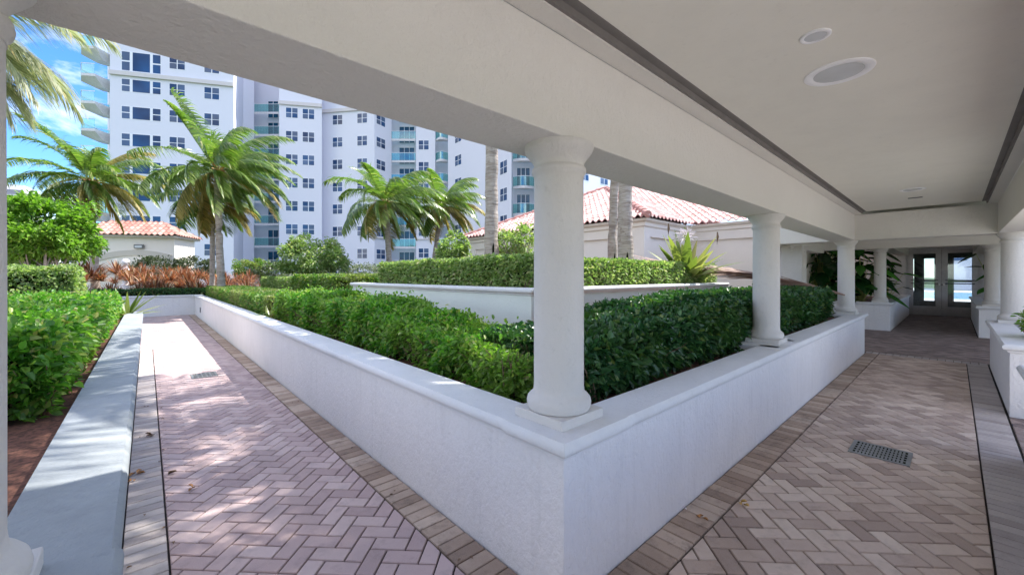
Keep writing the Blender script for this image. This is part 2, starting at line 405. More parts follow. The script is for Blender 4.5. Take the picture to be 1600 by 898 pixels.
def herring(rects, w=.112, ang=45, seed=1):
    rg = random.Random(seed); mb = MB(); c, s = math.cos(R(ang)), math.sin(R(ang))
    for rect in rects:
        x0, x1, y0, y1 = rect; cor = [(x, y) for x in (x0, x1) for y in (y0, y1)]
        A = [(c*x+s*y)/w for x, y in cor]; B = [(-s*x+c*y)/w for x, y in cor]
        for a in range(int(min(A))-3, int(max(A))+3):
            for b in range(int(min(B))-3, int(max(B))+3):
                f = (a-b) % 4
                if f == 0: q = [(a, b), (a+2, b), (a+2, b+1), (a, b+1)]
                elif f == 3: q = [(a, b), (a+1, b), (a+1, b+2), (a, b+2)]
                else: continue
                brick(mb, clip([((c*x-s*y)*w, (s*x+c*y)*w) for x, y in q], rect), rg)
    return mb
def band(mb, rect, along, pitch=.108, rg=rnd):
    x0, x1, y0, y1 = rect
    if along == 'x':
        n = max(1, round((x1-x0)/pitch)); p = (x1-x0)/n
        for i in range(n): brick(mb, [(x0+i*p, y0), (x0+(i+1)*p, y0), (x0+(i+1)*p, y1), (x0+i*p, y1)], rg)
    else:
        n = max(1, round((y1-y0)/pitch)); p = (y1-y0)/n
        for i in range(n): brick(mb, [(x0, y0+i*p), (x1, y0+i*p), (x1, y0+(i+1)*p), (x0, y0+(i+1)*p)], rg)
    return mb
PU, PV = 1.577, 1.342            # corner of the long planter
E1 = 11.8                        # far end of the planter
struct('path', herring([(.10, 1.348, 1.114, 12.55), (-5, 1.345, 12.55, 22.55)], seed=3), 'paver_pink', tones=True)
struct('corridor_paving', herring([(-3, E1, -.158, 1.110)], seed=5), 'paver_corridor', tones=True)
struct('courtyard_paving', herring([(12.05, 17.0, -6, 5), (17.0, 24.9, -.43, 1.34), (6.05, 7.72, -1.5, -.44)], seed=9), 'paver_brown_shaded', tones=True)
b = MB(); band(b, (1.35, PU-.006, 1.112, 22.55), 'y'); band(b, (1.6, E1, 1.112, PV-.006), 'x'); band(b, (-3, .1, 1.112, PV-.006), 'x')
struct('border_course', b, 'paver_border', tones=True)
b = MB(); band(b, (-.115, .0985, PV, 12.55), 'y'); band(b, (-3, E1, -.43, -.16), 'x'); band(b, (E1+.005, 12.045, -.43, 1.34), 'y')
struct('edge_course', b, 'paver_border_pale', tones=True)
struct('bounce_slab', MB().box(-8, 11.9, -16, -1.52, -.1, -.006), 'pool_deck')  # unseen pale slab, added to bounce sunlight up to the corridor ceiling
# ---------------------------------------------------------------- planter walls
CAPZ = .87
WALLP = [(0, -.02), (0, .768), (-.20, .768), (-.20, -.02)]
CAPP = [(.0, .765), (.016, .772), (.020, .792), (.038, .798), (.053, .812), (.060, .832), (.056, .852), (.044, .862), (.040, CAPZ), (-.235, CAPZ), (-.235, .765)]
def planter(label, path, closed=False, h=0, group='white planter walls along the paths', soil=None, mat='white_stucco', name='planter_wall', soilz=.76, capm='cap_stone'):
    c = path[len(path)//2]
    root = empty(name, (c[0], c[1], 0), label, 'planter wall', group)
    MB().sweep(path, [(o, z if z < 0 else z+h) for o, z in WALLP], closed).build('wall', mat, root, bevel=.006)
    MB().sweep(path, [(o, z+h) for o, z in CAPP], closed).build('cap_molding', capm, root, smooth=40)
    if soil:
        mb = MB()
        for q in soil: mb.box(*q, -.1, soilz+h)
        mb.build('soil', 'mulch', root)
    return root
main = planter('long L-shaped white planter wall meeting the near column at its sharp corner', [(PU, 22.6), (PU, PV), (E1, PV), (E1, 3.3)], soil=[(1.70, 11.65, 1.47, 3.95), (1.70, 3.95, 3.955, 22.5)])
left = planter('low white planter wall at the left edge of the garden path with shaded blue-grey top', [(-4, PV), (-.12, PV), (-.12, 12.7), (-4, 12.7)], soil=[(-4, -.25, 1.47, 12.55)], capm='cap_stone_shaded')
cross = planter('white wall closing the far end of the garden path below the red bromeliads', [(-8, 22.6), (PU+.1, 22.6)], soil=[(-8, 5.5, 22.72, 30)])
raised = planter('taller raised planter wall with pale green tint behind the dark hedge', [(3.9, 10.4), (3.9, 3.9), (10.95, 3.9)], h=.66, soil=[(4.05, 10.95, 4.05, 10.3)], mat='green_white', name='raised_planter')
# right hand side planters
planter('white planter wall cut off by the right edge with the nearest end', [(6.0, -1.5), (6.0, -.45), (-3, -.45)], soil=[(-3, 5.85, -1.5, -.6)])
planter('white planter wall on the right under the tall far column, beyond the gap', [(E1, -1.5), (E1, -.45), (7.78, -.45), (7.78, -1.5)], soil=[(7.93, 11.65, -1.5, -.6)])
planter('small white planter wall left of the glass doors, under a slender column', [(17.0, 6.0), (17.0, 1.34), (24.8, 1.34)], soil=[(17.15, 24.8, 1.5, 6.0)])
planter('small white planter wall right of the glass doors', [(24.8, -.45), (17.0, -.45), (17.0, -6.0)], soil=[(17.15, 24.8, -6, -.6)])
# ---------------------------------------------------------------- columns
def column(label, c, top, base=CAPZ, s=1.0, pedestal=True, corbel=False, sq=False):
    root = empty('column', (c[0], c[1], base), label, 'column', 'round white columns of the colonnade')
    x, y = c; z0 = base
    if pedestal:
        q = .185*s
        MB().box(x-q, x+q, y-q, y+q, z0+.001, z0+.055).build('plinth', 'column_stone', root, bevel=.005)
        z0 += .055
    r = .147*s
    if sq: MB().box(x-r*1.5, x+r*1.5, y-r*1.5, y+r*1.5, z0, top).build('shaft', 'column_stone', root, bevel=.01)
    else:
        MB().lathe([(r, z0+.10), (r, (z0+top)/2), (r*.985, top-.15)], c, 56).build('shaft', 'column_stone', root, smooth=40)
    k = 1.5 if sq else 1.0
    b1 = [(.180, .0), (.186, .015), (.190, .04), (.185, .062), (.172, .078), (.158, .088), (.150, .103), (.1475, .13)]
    c1 = [(.1475, -.185), (.148, -.168), (.158, -.160), (.161, -.146), (.158, -.132), (.1475, -.124), (.1475, -.108), (.153, -.092), (.166, -.075), (.182, -.056), (.196, -.038), (.203, -.018), (.203, .0)]
    MB().lathe([(rr*s*k, z0+.004+z) for rr, z in b1], c, 56 if not sq else 4).build('base', 'column_stone', root, smooth=50)
    MB().lathe([(rr*s*k, top+z) for rr, z in c1], c, 56 if not sq else 4).build('capital', 'column_stone', root, smooth=50)
    if corbel:
        MB().sweep([(x-.2, y+.26), (x-.2, y-.02), (x+.2, y-.02), (x+.2, y+.26)][::-1], [(0, base-.11), (.02, base-.10), (.05, base-.075), (.06, base-.04), (.06, base), (-.2, base), (-.2, base-.11)]).build('corbel', 'cap_stone', root, smooth=40)
    return root
BB = 2.46                        # underside of the beam
column('thick round column on the sharp planter corner in the middle of the picture', (1.81, 1.58), BB)
column('column sliced by the left edge of the photo, standing on the left planter', (-.405, 1.58), BB)
column('second column along the planter, rising out of the dark green hedge', (5.79, 1.60), BB, corbel=True)
column('third column at the far end of the planter, next to the dry fallen frond', (11.36, 1.60), BB)
column('slender column on the small planter left of the glass doors', (17.25, 1.59), 2.55)
column('white column on the small planter right of the glass doors', (17.25, -.70), 2.55)
column('white column at the far right on the planter beyond the gap', (11.3, -.70), BB)
column('column outside the right picture edge on the nearest right planter', (5.72, -.70), BB)
column('square white pier beside the large leaves, seen over the dry frond', (12.2, 2.75), BB, base=.0, sq=True)
column('white round column just behind the square pier', (12.95, 3.17), BB, base=.0)
# raised cap blocks under the columns
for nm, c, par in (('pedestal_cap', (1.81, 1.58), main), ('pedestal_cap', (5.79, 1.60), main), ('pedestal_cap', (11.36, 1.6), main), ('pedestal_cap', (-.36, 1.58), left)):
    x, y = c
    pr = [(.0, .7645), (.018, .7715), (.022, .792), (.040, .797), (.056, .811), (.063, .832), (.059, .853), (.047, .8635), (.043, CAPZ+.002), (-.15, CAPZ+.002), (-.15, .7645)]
    MB().sweep([(x-.245, y-.245), (x-.245, y+.1), (x+.245, y+.1), (x+.245, y-.245)][::-1], pr, True).build(nm, 'cap_stone_shaded' if par is left else 'cap_stone', par, smooth=40)
# ---------------------------------------------------------------- colonnade roof
roof = empty('colonnade_roof', (4, 1, 2.5), 'flat white colonnade roof with deep beams and recessed ceiling over the corridor', 'roof')
I0, O0 = 1.43, 1.845
CS0, CS1 = 3.00, 3.055
def part(mb, name, mat, par=roof, **k): return mb.build(name, mat, par, **k)
part(MB().box(-6, 11.2, I0, O0, BB, 3.0), 'beam', 'beam_paint', bevel=.006)
part(MB().box(-6, 11.2, -.93, -.52, BB, 3.0), 'beam', 'beam_paint', bevel=.006)
part(MB().box(11.2, 11.615, -4, 3.3, BB, 3.0), 'beam', 'beam_paint', bevel=.006)
part(MB().box(16.85, 17.3, -5, 6.0, 2.55, 3.0), 'beam', 'beam_paint', bevel=.006)
part(MB().box(17.3, 24.9, 1.35, 1.75, 2.60, 3.0), 'beam', 'beam_paint', bevel=.006)
part(MB().box(17.3, 24.9, -.9, -.5, 2.60, 3.0), 'beam', 'beam_paint', bevel=.006)
part(MB().box(11.62, 16.85, 2.95, 3.3, BB, 3.0), 'beam', 'beam_paint', bevel=.006)
# soffit strips with stepped trim around the ceiling panel
part(MB().box(-6, 11.2, 1.315, I0-.001, CS0, 3.2), 'soffit_strip', 'beam_paint')
part(MB().box(-6, 11.2, -.519, -.405, CS0, 3.2), 'soffit_strip', 'beam_paint')
part(MB().box(-6, 11.2, 1.295, 1.315, CS0+.012, 3.2), 'shadow_trim', 'trim_shade')
part(MB().box(-6, 11.2, -.405, -.385, CS0+.012, 3.2), 'shadow_trim', 'trim_shade')
part(MB().box(-6, 11.2, 1.245, 1.295, CS1-.004, 3.2), 'shadow_trim', 'trim_shade')
part(MB().box(-6, 11.2, -.385, -.335, CS1-.004, 3.2), 'shadow_trim', 'trim_shade')
part(MB().box(-6, 11.2, -.335, 1.245, CS1, 3.2), 'ceiling', 'ceiling_paint')
part(MB().box(11.62, 16.85, -5, 2.95, 3.02, 3.2), 'ceiling', 'ceiling_paint')
part(MB().box(17.3, 24.9, -.5, 1.35, 3.02, 3.2), 'ceiling', 'ceiling_paint')
part(MB().box(-6.2, 11.1, -1.15, 1.97, 3.2, 3.42), 'parapet', 'white_stucco', bevel=.01)
part(MB().box(11.1, 25.2, -5.2, 3.4, 3.2, 3.46), 'parapet', 'white_stucco', bevel=.01)
# ceiling fittings
def fitting(label, x, y, z, r, lens_r, name='ceiling_light', cat='ceiling light', grp='ceiling fittings in the corridor'):
    o = empty(name, (x, y, z), label, cat, grp)
    MB().lathe([(lens_r, z-.004), (lens_r*1.02, z-.006), (r*.9, z-.009), (r, z-.006), (r*1.02, z+.001)], (x, y), 48).build('trim_ring', 'white_plastic', o, smooth=50)
    MB().lathe([(.005, z-.003), (lens_r*.6, z-.0035), (lens_r*.995, z-.0045)][::-1], (x, y), 48).build('lens', 'lens', o, smooth=70)
x, y = W(1310, 2.68); fitting('large round recessed ceiling light with a pale lens', x, y, CS1-.001, .185, .135)
x, y = W(1274, 2.27); fitting('small round white ceiling fixture above the large recessed light', x, y, CS1-.001, .072, .052)
x, y = W(1426, 6.3); fitting('faint round recessed light near the far end of the ceiling', x, y, CS1-.001, .15, .11)
x, y = W(1430, 6.95)
o = MB().box(x-.015, x+.015, y-.09, y+.09, CS1-.012, CS1-.001).build('ceiling_slot', 'dark_metal'); tag(o, 'thin dark slot in the ceiling beside the faint far light', 'vent')
# ---------------------------------------------------------------- lobby with glass doors
DU = 24.9
lobby = empty('lobby_entrance', (DU, .45, 0), 'dark lobby front with glazed double doors at the end of the corridor', 'entrance')
q = MB().box(DU, DU+.25, 1.45, 6.2, 0, 3.0).box(DU, DU+.25, -6.2, -.72, 0, 3.0); q.build('wall', 'door_grey', lobby)
MB().box(DU+.02, DU+.20, -.72, 1.45, 2.86, 3.0).build('header', 'door_grey', lobby)
f = MB().box(DU+.03, DU+.16, -.72, -.66, 0, 2.86).box(DU+.03, DU+.16, 1.39, 1.45, 0, 2.86); f.build('door_frame', 'door_grey', lobby)
for v0, v1, hv in ((-.66, .36, .30), (.37, 1.39, .43)):
    d = MB(); X0, X1 = DU+.05, DU+.10
    d.box(X0, X1, v0, v0+.17, .01, 2.85).box(X0, X1, v1-.17, v1, .01, 2.85).box(X0, X1, v0+.17, v1-.17, .01, .40).box(X0, X1, v0+.17, v1-.17, 2.66, 2.85)
    do = d.build('door', 'door_grey', lobby, bevel=.004)
    MB().box(X0+.02, X0+.028, v0+.17, v1-.17, .40, 2.66).build('glass', 'door_glass', do)
    MB().tube([(X0-.05, v0+.10, 1.38), (X0-.05, v1-.10, 1.38)], .022, 8).tube([(X0-.05, v0+.10, 1.52), (X0-.05, v1-.10, 1.52)], .016, 8).build('push_bar', 'dark_metal', do)
    MB().lathe([(.012, 1.30), (.03, 1.32), (.03, 1.36), (.012, 1.38)], (X0-.04, hv), 12).build('handle', 'white_plastic', do)
lf = MB().box(25.15, 31, -6, 6, -.01, .004); struct('lobby_floor', lf, 'slab')
w = MB()
X0, X1 = 30.5, 30.7
ops = [(-.635, .07, .40, 2.62), (.66, 1.13, .40, 2.62), (1.46, 1.71, .9, 2.62)]
edges = [-6, -.635, .07, .66, 1.13, 1.46, 1.71, 6]
for i in range(7):
    a, c = edges[i], edges[i+1]; op = [p for p in ops if abs(p[0]-a) < .01]
    if op: w.box(X0, X1, a, c, 0, op[0][2]); w.box(X0, X1, a, c, op[0][3], 3.0)
    else: w.box(X0, X1, a, c, 0, 3.0)
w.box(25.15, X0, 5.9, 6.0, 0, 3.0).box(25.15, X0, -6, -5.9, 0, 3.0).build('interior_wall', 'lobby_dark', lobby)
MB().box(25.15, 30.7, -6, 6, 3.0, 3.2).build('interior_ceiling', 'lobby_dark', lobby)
for a, c, z0, z1 in ops[:2]:
    fr = MB().box(X0-.03, X0+.03, a, a+.05, z0, z1).box(X0-.03, X0+.03, c-.05, c, z0, z1).box(X0-.03, X0+.03, a+.05, c-.05, 1.38, 1.46).build('window_frame', 'door_grey', lobby)
dk = MB().box(30.7, 44, -16, 12, -.02, .0).box(62, 80, -16, 12, -.02, .0); struct('pool_deck', dk, 'pool_deck')
pw = MB().box(44, 62, -16, 12, -.05, -.01); struct('pool', pw, 'pool_water')
pb = empty('pool_building', (75, -6, 0), 'pale building across the pool, glimpsed through the glass doors', 'building')
MB().box(74, 84, -14, 1.5, 0, 9).build('wall', 'tower_paint', pb)
m_ = MB()
for k in range(5): m_.box(73.9, 73.99, -13+k*3, -11+k*3, 3.6, 6.0)
m_.build('window', 'tower_glass', pb)
# ---------------------------------------------------------------- drains and floor bits
def grate(label, u0, u1, v0, v1, rows, cols):
    z = .004; o = empty('drain_grate', ((u0+u1)/2, (v0+v1)/2, z), label, 'drain', 'floor drain grates')
    m = MB(); m.box(u0, u1, v0, v0+.03, -.002, z+.004).box(u0, u1, v1-.03, v1, -.002, z+.004).box(u0, u0+.03, v0+.03, v1-.03, -.002, z+.004).box(u1-.03, u1, v0+.03, v1-.03, -.002, z+.004)
    du = (u1-u0-.06)/rows; dv = (v1-v0-.06)/cols
    for i in range(1, rows): m.box(u0+.03+i*du-.010, u0+.03+i*du+.010, v0+.03, v1-.03, -.002, z+.003)
    for j in range(1, cols): m.box(u0+.03, u1-.03, v0+.03+j*dv-.008, v0+.03+j*dv+.008, -.002, z+.0025)
    m.build('frame', 'grate_grey', o)
    MB().box(u0+.01, u1-.01, v0+.01, v1-.01, -.002, z-.0005).build('sump', 'earth_core', o)
grate('grey slotted drain grate in the corridor paving at the right', 5.03, 5.43, .267, .697, 5, 14)
grate('small dark drain grate in the sunlit garden path', .55, .90, 8.45, 8.85, 5, 12)
for px, py, mt, lab, s in ((1158, 786, 'yellow_leaf', 'curled yellow fallen leaf on the dark border bricks', .05), (1094, 809, 'dead_leaf', 'round orange-brown fallen leaf close to the white wall', .04), (1069, 795, 'flower_white', 'tiny pale petal at the foot of the white wall', .025),
                       (213, 740, 'dead_leaf', 'brown crumpled leaf on the pale left border', .06), (236, 682, 'twig', 'dark dry leaf at the edge of the left border', .06), (303, 763, 'dead_leaf', 'small red-brown leaf alone on the pink pavers', .04), (262, 742, 'twig', 'thin dark twig leaf beside the pale left border line', .06), (204, 752, 'dead_leaf', 'grey-brown leaf scrap nearest the left planter', .035)):
    z = F*EYE/(py-HZ); x, y = W(px, z); rg = np.random.default_rng(px)
    P = np.array([[x, y, .008]]*3); P[:, :2] += rg.normal(0, s*.25, (3, 2))
    V, Q = leafquads(P, rg.normal(0, 1, (3, 3))*[1, 1, .25], np.array([[.1, .2, 1.]]*3), [s]*3, [s*.55]*3, .6, -.15)
    tag(npmesh('fallen_leaf', V, Q, mt), lab, 'leaf', 'fallen leaves on the paving')
rg = np.random.default_rng(77)
for k in range(26):
    x, y = (rg.uniform(-.10, .16), 2.2+rg.random()**1.3*6.5) if k < 18 else (rg.uniform(1.36, 1.56), rg.uniform(1.6, 6))
    V, Q = leafquads(np.array([[x, y, .006]]), rg.normal(0, 1, (1, 3))*[1, 1, .15], np.array([[.1, .2, 1.]]), [.03], [.016], .5, -.1)
    tag(npmesh('leaf_scrap', V, Q, 'twig'), 'tiny dark dry leaf scrap lying along a border of the garden path', 'leaf', 'leaf scraps along the garden path')
o = MB().box(PU-.012, PU+.01, 20.0, 20.35, .25, .45).build('wall_vent', 'lamp_grey'); tag(o, 'small dark square vent low on the long white wall near its far end', 'vent')
# ---------------------------------------------------------------- palms
def frond_geo(o, az, el, L, rg, droop=.9, wind=.35, lmax=.62, wid=.042, nleaf=40, side=1.0, hang=.4):
    nleaf = int(nleaf*1.75); lmax *= 1.5; wid *= .98; hang *= 1.25
    n = 16; p = Vector(o); d = Vector((math.cos(az)*math.cos(el), math.sin(az)*math.cos(el), math.sin(el)))
    pts = [p.copy()]; ds = [d.copy()]
    for i in range(n):
        t = i/n; d = (d+Vector((0, 0, -1))*(droop/n*(.4+1.8*t))+WIND*(wind/n)).normalized()
        p = p+d*(L/n); pts.append(p.copy()); ds.append(d.copy())
    A = np.array(pts); Dr = np.array(ds)
    V = []; Q = []; nb = 0
    # rachis strip as a thin 3-sided tube
    w0 = .017
    for i in range(n+1):
        s = np.cross(Dr[i], [0, 0, 1]); s /= max(1e-6, np.linalg.norm(s)); u = np.cross(s, Dr[i]); r = w0*(1-i/n)+.004
        V += [A[i]+s*r, A[i]+u*r*.7, A[i]-s*r, A[i]-u*r*.7]
    for i in range(n):
        for k in range(4): a = i*4+k; b_ = i*4+(k+1) % 4; Q.append([a, b_, b_+4, a+4])
    mi = [1]*len(Q); nb = len(V)
    Wd = np.array(WIND)
    for sd in (-1, 1):
        for j in range(nleaf):
            t = .13+.87*(j+rg.random()*.8)/nleaf; t = min(t, .995); x = t*n; i = int(x); f = x-i; i2 = min(i+1, n)
            b0 = A[i]*(1-f)+A[i2]*f; dr = Dr[i]*(1-f)+Dr[i2]*f
            s = np.cross(dr, [0, 0, 1.]); s /= max(1e-6, np.linalg.norm(s)); u = np.cross(s, dr)
            ll = lmax*(.35+.65*math.sin(PI*min(1, .18+t*.82)))*(.85+.3*rg.random())
            d0 = s*sd*side*.85+dr*.62+u*.15+Wd*wind*1.1+rg.normal(0, .08, 3)
            d0 /= np.linalg.norm(d0); seg = 3; q = b0; wv = dr*.5+u*.35; wv = wv-d0*np.dot(wv, d0); wv /= max(1e-6, np.linalg.norm(wv))
            st = len(V)
            for k in range(seg+1):
                w_ = wid*(.7 if k == 0 else (1.0, 1.0, .75, .08)[k])*.5
                V += [q+wv*w_, q-wv*w_]
                d0 = d0+np.array([0, 0, -1.])*hang*(.5+.5*k)+Wd*wind*.25; d0 /= np.linalg.norm(d0); q = q+d0*(ll/seg)
            for k in range(seg): a = st+2*k; Q.append([a, a+1, a+3, a+2]); mi.append(0)
    return np.array(V), np.array(Q), mi
def palm(label, base, top, r0, r1, nf=17, L=2.5, seed=1, crown=True, wind=.4, hole=False, els=None, mat='leaf_palm', yellow=.12, bulge=0, lmax=.62, wid=.042, nleaf=38, dens=1.85, group='coconut palms in the garden'):
    rg = np.random.default_rng(seed)
    root = empty('palm_tree', base, label, 'palm tree', group)
    B = Vector(base); T = Vector(top); n = 26; pts = []; rad = []
    lean = Vector((T.x-B.x, T.y-B.y, 0))
    for i in range(n+1):
        t = i/n; p = B.lerp(T, t); p += lean*((t**3-t)*bulge)+Vector((rg.normal(0, .006), rg.normal(0, .006), 0)); pts.append(p)
        rad.append((r0*(1-t)+r1*t)*(1+.35*math.exp(-t*14))*(1+.035*math.sin(i*2.6)))
    MB().tube(pts, rad, 16).build('trunk', 'palm_bark', root, smooth=60)
    if hole:
        h = MB(); k = hole
        z = B.z+.75; i = int(.75/(T.z-B.z)*n); c = pts[i]; to = Vector((-c.x, -c.y, 0)).normalized(); sd = Vector((-to.y, to.x, 0))
        c2 = c+to*(rad[i]-.002)+sd*k
        h.add([c2+sd*.022*a+Vector((0, 0, b_))+to*.008 for a, b_ in ((0, .16), (-1, .06), (-1, -.10), (-.2, -.17), (.8, -.06), (.8, .07))], [(0, 1, 2, 3, 4, 5)]).build('hollow', 'earth_core', root)
    if not crown: return root
    # old leaf bases and fibre at the crown
    lb = MB()
    for k in range(22):
        a = rg.random()*2*PI; e = rg.uniform(-.6, .9); d = Vector((math.cos(a)*math.cos(e), math.sin(a)*math.cos(e), math.sin(e)))
        p0 = T+Vector((0, 0, rg.uniform(-.30, .05))); lb.tube([p0, p0+d*.28, p0+d*.60+Vector((0, 0, -.05))], [.06, .036, .008], 5)
    lb.build('leaf_base', 'petiole', root)
    nf = int(nf*dens)
    for k in range(nf):
        t = k/(nf-1); az = k*2.399+rg.normal(0, .15); el = (R(62)*(1-t)+R(-28)*t) if els is None else R(els[k % len(els)])
        el += rg.normal(0, .08); LL = L*(.85+.25*rg.random())*(.8+.2*math.sin(PI*min(1, t+.25)))
        V, Q, mi = frond_geo(T+Vector((0, 0, .02)), az, el, LL, rg, droop=1.0+.55*t, wind=wind, lmax=lmax, wid=wid, nleaf=nleaf)
        ye = mat == 'leaf_palm' and (t > .72 and rg.random() < .45 or rg.random() < yellow*.4)
        npmesh('frond', V, Q, ['leaf_palm_yellow' if ye else mat, 'rachis'], root, mi)
    return root
def at(px, py, z): u, v = W(px, z); return (u, v, WH(py, z))
GZ = .8
def g(px, z, h=GZ): u, v = W(px, z); return (u, v, h)
palm('windblown palm at the far left in front of the small tiled pavilion', g(150, 20), at(141, 283, 20), .17, .13, 20, 3.4, 11, wind=.5, nleaf=40, wid=.05)
palm('tallest windblown palm left of centre with orange leaf bases', g(346, 17), at(339, 268, 17), .15, .115, 20, 3.5, 24, wind=.8, nleaf=42, wid=.05)
palm('palm with a thin brown trunk just left of the tallest palm', g(331, 18.5), at(333, 318, 18.5), .11, .09, 13, 2.3, 31, wind=.5, nleaf=34, wid=.045)
palm('palm with a straight pale trunk in front of the white tower', g(611, 20), at(603, 318, 20), .15, .12, 18, 3.1, 45, wind=.6, nleaf=38, wid=.05)
palm('smaller palm leaning right beside the thick bare trunk', g(671, 23), at(690, 322, 23), .14, .11, 17, 2.9, 52, wind=.6, nleaf=36, wid=.055)
# nearer palms whose crowns rise above the beam
def near_palm(label, px, z, top, r, seed, hole):
    bx = W(px, z); return palm(label, (bx[0], bx[1], 1.5), top, r, r*.72, 16, 2.8, seed, hole=hole, bulge=1.0, dens=.85, nleaf=15, wid=.06, wind=.25)
near_palm('thick bare palm trunk left of the near column with a dark hollow', 768, 8.6, (4.7, 5.7, 7.9), .150, 61, .03)
near_palm('slim bare palm trunk, the left of the pair before the tiled roof', 957, 9.3, (6.6, 2.8, 8.9), .105, 67, .05)
near_palm('wide bare palm trunk, the right of the pair before the tiled roof', 977, 8.3, (6.3, 4.1, 8.4), .150, 73, .03)
b = W(856, 4.7); palm('added palm directly behind the near round column to shade the path, fronds hanging below the beam', (b[0], b[1], .7), (3.5, 2.8, 7.4), .115, .095, 15, 2.7, 79, bulge=1.0, dens=.85, nleaf=15, wid=.06, wind=.25)  # extra palm, added so its crown shades the path and left cap
b = W(-260, 8.0); palm('palm outside the left edge whose yellowing fronds hang into the sky', (b[0], b[1], .7), (b[0]+.5, b[1]+.2, 7.4), .16, .12, 20, 3.6, 83, wind=.3, nleaf=60, wid=.028, yellow=.3, mat='leaf_palm_pale', lmax=.95)
# ---------------------------------------------------------------- hedges
hedge('glossy dark green hedge filling the planter right of the near column', 2.35, 10.85, 1.80, 3.05, .76, 1.40, .078, 2700, 'leaf_dark', 3, amp=.07, faces='tvUu', shag=.06, top=lambda x, y: -.30*np.clip((5.2-x)/3.2, 0, 1)**1.2)
hedge('bright green shaggy hedge left of the near column behind the long wall', 2.0, 2.95, 2.15, 9.4, .76, 1.31, .060, 3900, 'leaf_bright', 4, amp=.15, faces='tuvVU', shag=.11, top=lambda x, y: -.30*np.clip((5.4-y)/3.2, 0, 1))
hedge('low clipped pale hedge at the far stretch of the long wall', 1.88, 3.3, 9.8, 21.5, .76, 1.24, .06, 2000, 'leaf_mid', 5, amp=.03, faces='tuv')
hedge('yellow-green clipped hedge behind the low pale hedge, left part', 3.9, 6.0, 15.6, 21.5, .76, 1.62, .07, 1500, 'leaf_pale', 6, amp=.05, faces='tuv')
hedge('yellow-green clipped hedge behind the bright hedge, taller right part', 3.7, 6.2, 11.2, 15.4, .76, 1.70, .075, 1600, 'leaf_mid', 7, amp=.06, faces='tuvU')
hedge('trimmed hedge on top of the raised planter facing the palms', 4.12, 4.95, 4.12, 9.3, 1.42, 2.00, .07, 2200, 'leaf_pale', 8, amp=.04, faces='tuvV')
hedge('trimmed hedge on top of the raised planter facing the tiled roof', 5.0, 10.8, 4.12, 4.9, 1.42, 1.98, .07, 2200, 'leaf_pale', 9, amp=.04, faces='tvU')
hedge('large leafy green hedge filling the planter at the left edge', -3.4, -.46, 4.0, 12.3, .76, 1.29, .068, 2800, 'leaf_bright', 10, amp=.10, faces='tUvV', shag=.09)
hedge('pale clipped hedge behind the large leafy hedge at the left', -5.2, -1.15, 12.9, 14.6, .3, 1.86, .08, 1300, 'leaf_pale', 12, amp=.08, faces='tUv')
hedge('dark strip of low hedge on the far cross wall below the bromeliads', -1.6, 5.2, 22.8, 23.4, .76, 1.12, .08, 1200, 'leaf_dark', 13, amp=.03, faces='tv')
def bush(name, label, c, r, n, size, mat, seed, flowers=None, stems=7, cat='shrub', group=None, clumps=60, zb=.8, spread=.3):
    rg = np.random.default_rng(seed); c = np.array(c, float); r = np.array(r, float)
    root = empty(name, (c[0], c[1], zb), label, cat, group)
    cl = unit(rg.normal(0, 1, (clumps, 3)))*(.45+.55*rg.random((clumps, 1))**.5); cl[:, 2] = np.where(cl[:, 2] < -.5, cl[:, 2]*.6, cl[:, 2])
    cr = .16+.22*rg.random(clumps)
    k = rg.integers(0, clumps, n); off = unit(rg.normal(0, 1, (n, 3)))*(rg.random((n, 1))**.5)
    P = (cl[k]+off*cr[k][:, None])*r+c; out = unit((P-c)/r)
    D = out*.6+rg.normal(0, .7, (n, 3))+np.array([0, 0, .1]); Nv = np.array([0, 0, 1.])+rg.normal(0, .5, (n, 3))
    L = size*(.6+.8*rg.random(n)); V, Q = leafquads(P, D, Nv, L, L*.42)
    npmesh('foliage', V, Q, mat, root)
    t = MB(); b0 = Vector((c[0], c[1], zb))
    for i in range(stems):
        e = Vector(cl[i % clumps]*r*.8+c); s0 = b0+Vector((rg.normal(0, .05), rg.normal(0, .05), 0)); mid = s0.lerp(e, .5)+Vector((rg.normal(0, .06), rg.normal(0, .06), .05))
        t.tube([s0, mid, e], [.05*max(.3, r[0]), .03*max(.3, r[0]), .008], 6)
        for j in range(3):
            e2 = Vector(cl[(i*3+j+7) % clumps]*r*.85+c); t.tube([mid, mid.lerp(e2, .5)+Vector((0, 0, .04)), e2], [.02*max(.4, r[0]), .012, .004], 5)
    t.build('stem', 'pale_bark', root)
    if flowers:
        m = int(flowers[1]); k = rg.integers(0, clumps, m); d0 = unit(cl[k]+rg.normal(0, .2, (m, 3)))
        Pf = np.repeat(cl[k]*r*1.08+c, 6, 0)+rg.normal(0, size*.45, (m*6, 3)); V, Q = leafquads(Pf, rg.normal(0, 1, (m*6, 3)), rg.normal(0, 1, (m*6, 3)), size*.75, size*.6)
        npmesh('blossom', V, Q, flowers[0], root)
    return root
u, v = W(62, 12.5); bush('small_tree', 'round bright green small tree left of the tiled pavilion', (u, v, 3.0), (1.3, 1.3, 1.15), 17000, .14, 'leaf_tree', 21, stems=9, cat='tree', clumps=90)
u, v = W(18, 14.5); bush('small_tree', 'pale green tree cut by the left column, behind the round one', (u, v, 2.7), (1.5, 1.5, 1.1), 7000, .15, 'leaf_pale', 22, stems=7, cat='tree')
u, v = W(489, 18); bush('flowering_shrub', 'round light green shrub with pinkish white flowers behind the clipped hedges', (u, v, 2.45), (1.30, 1.30, 1.02), 9000, .13, 'leaf_pale', 23, flowers=('flower_white', 26), clumps=70)
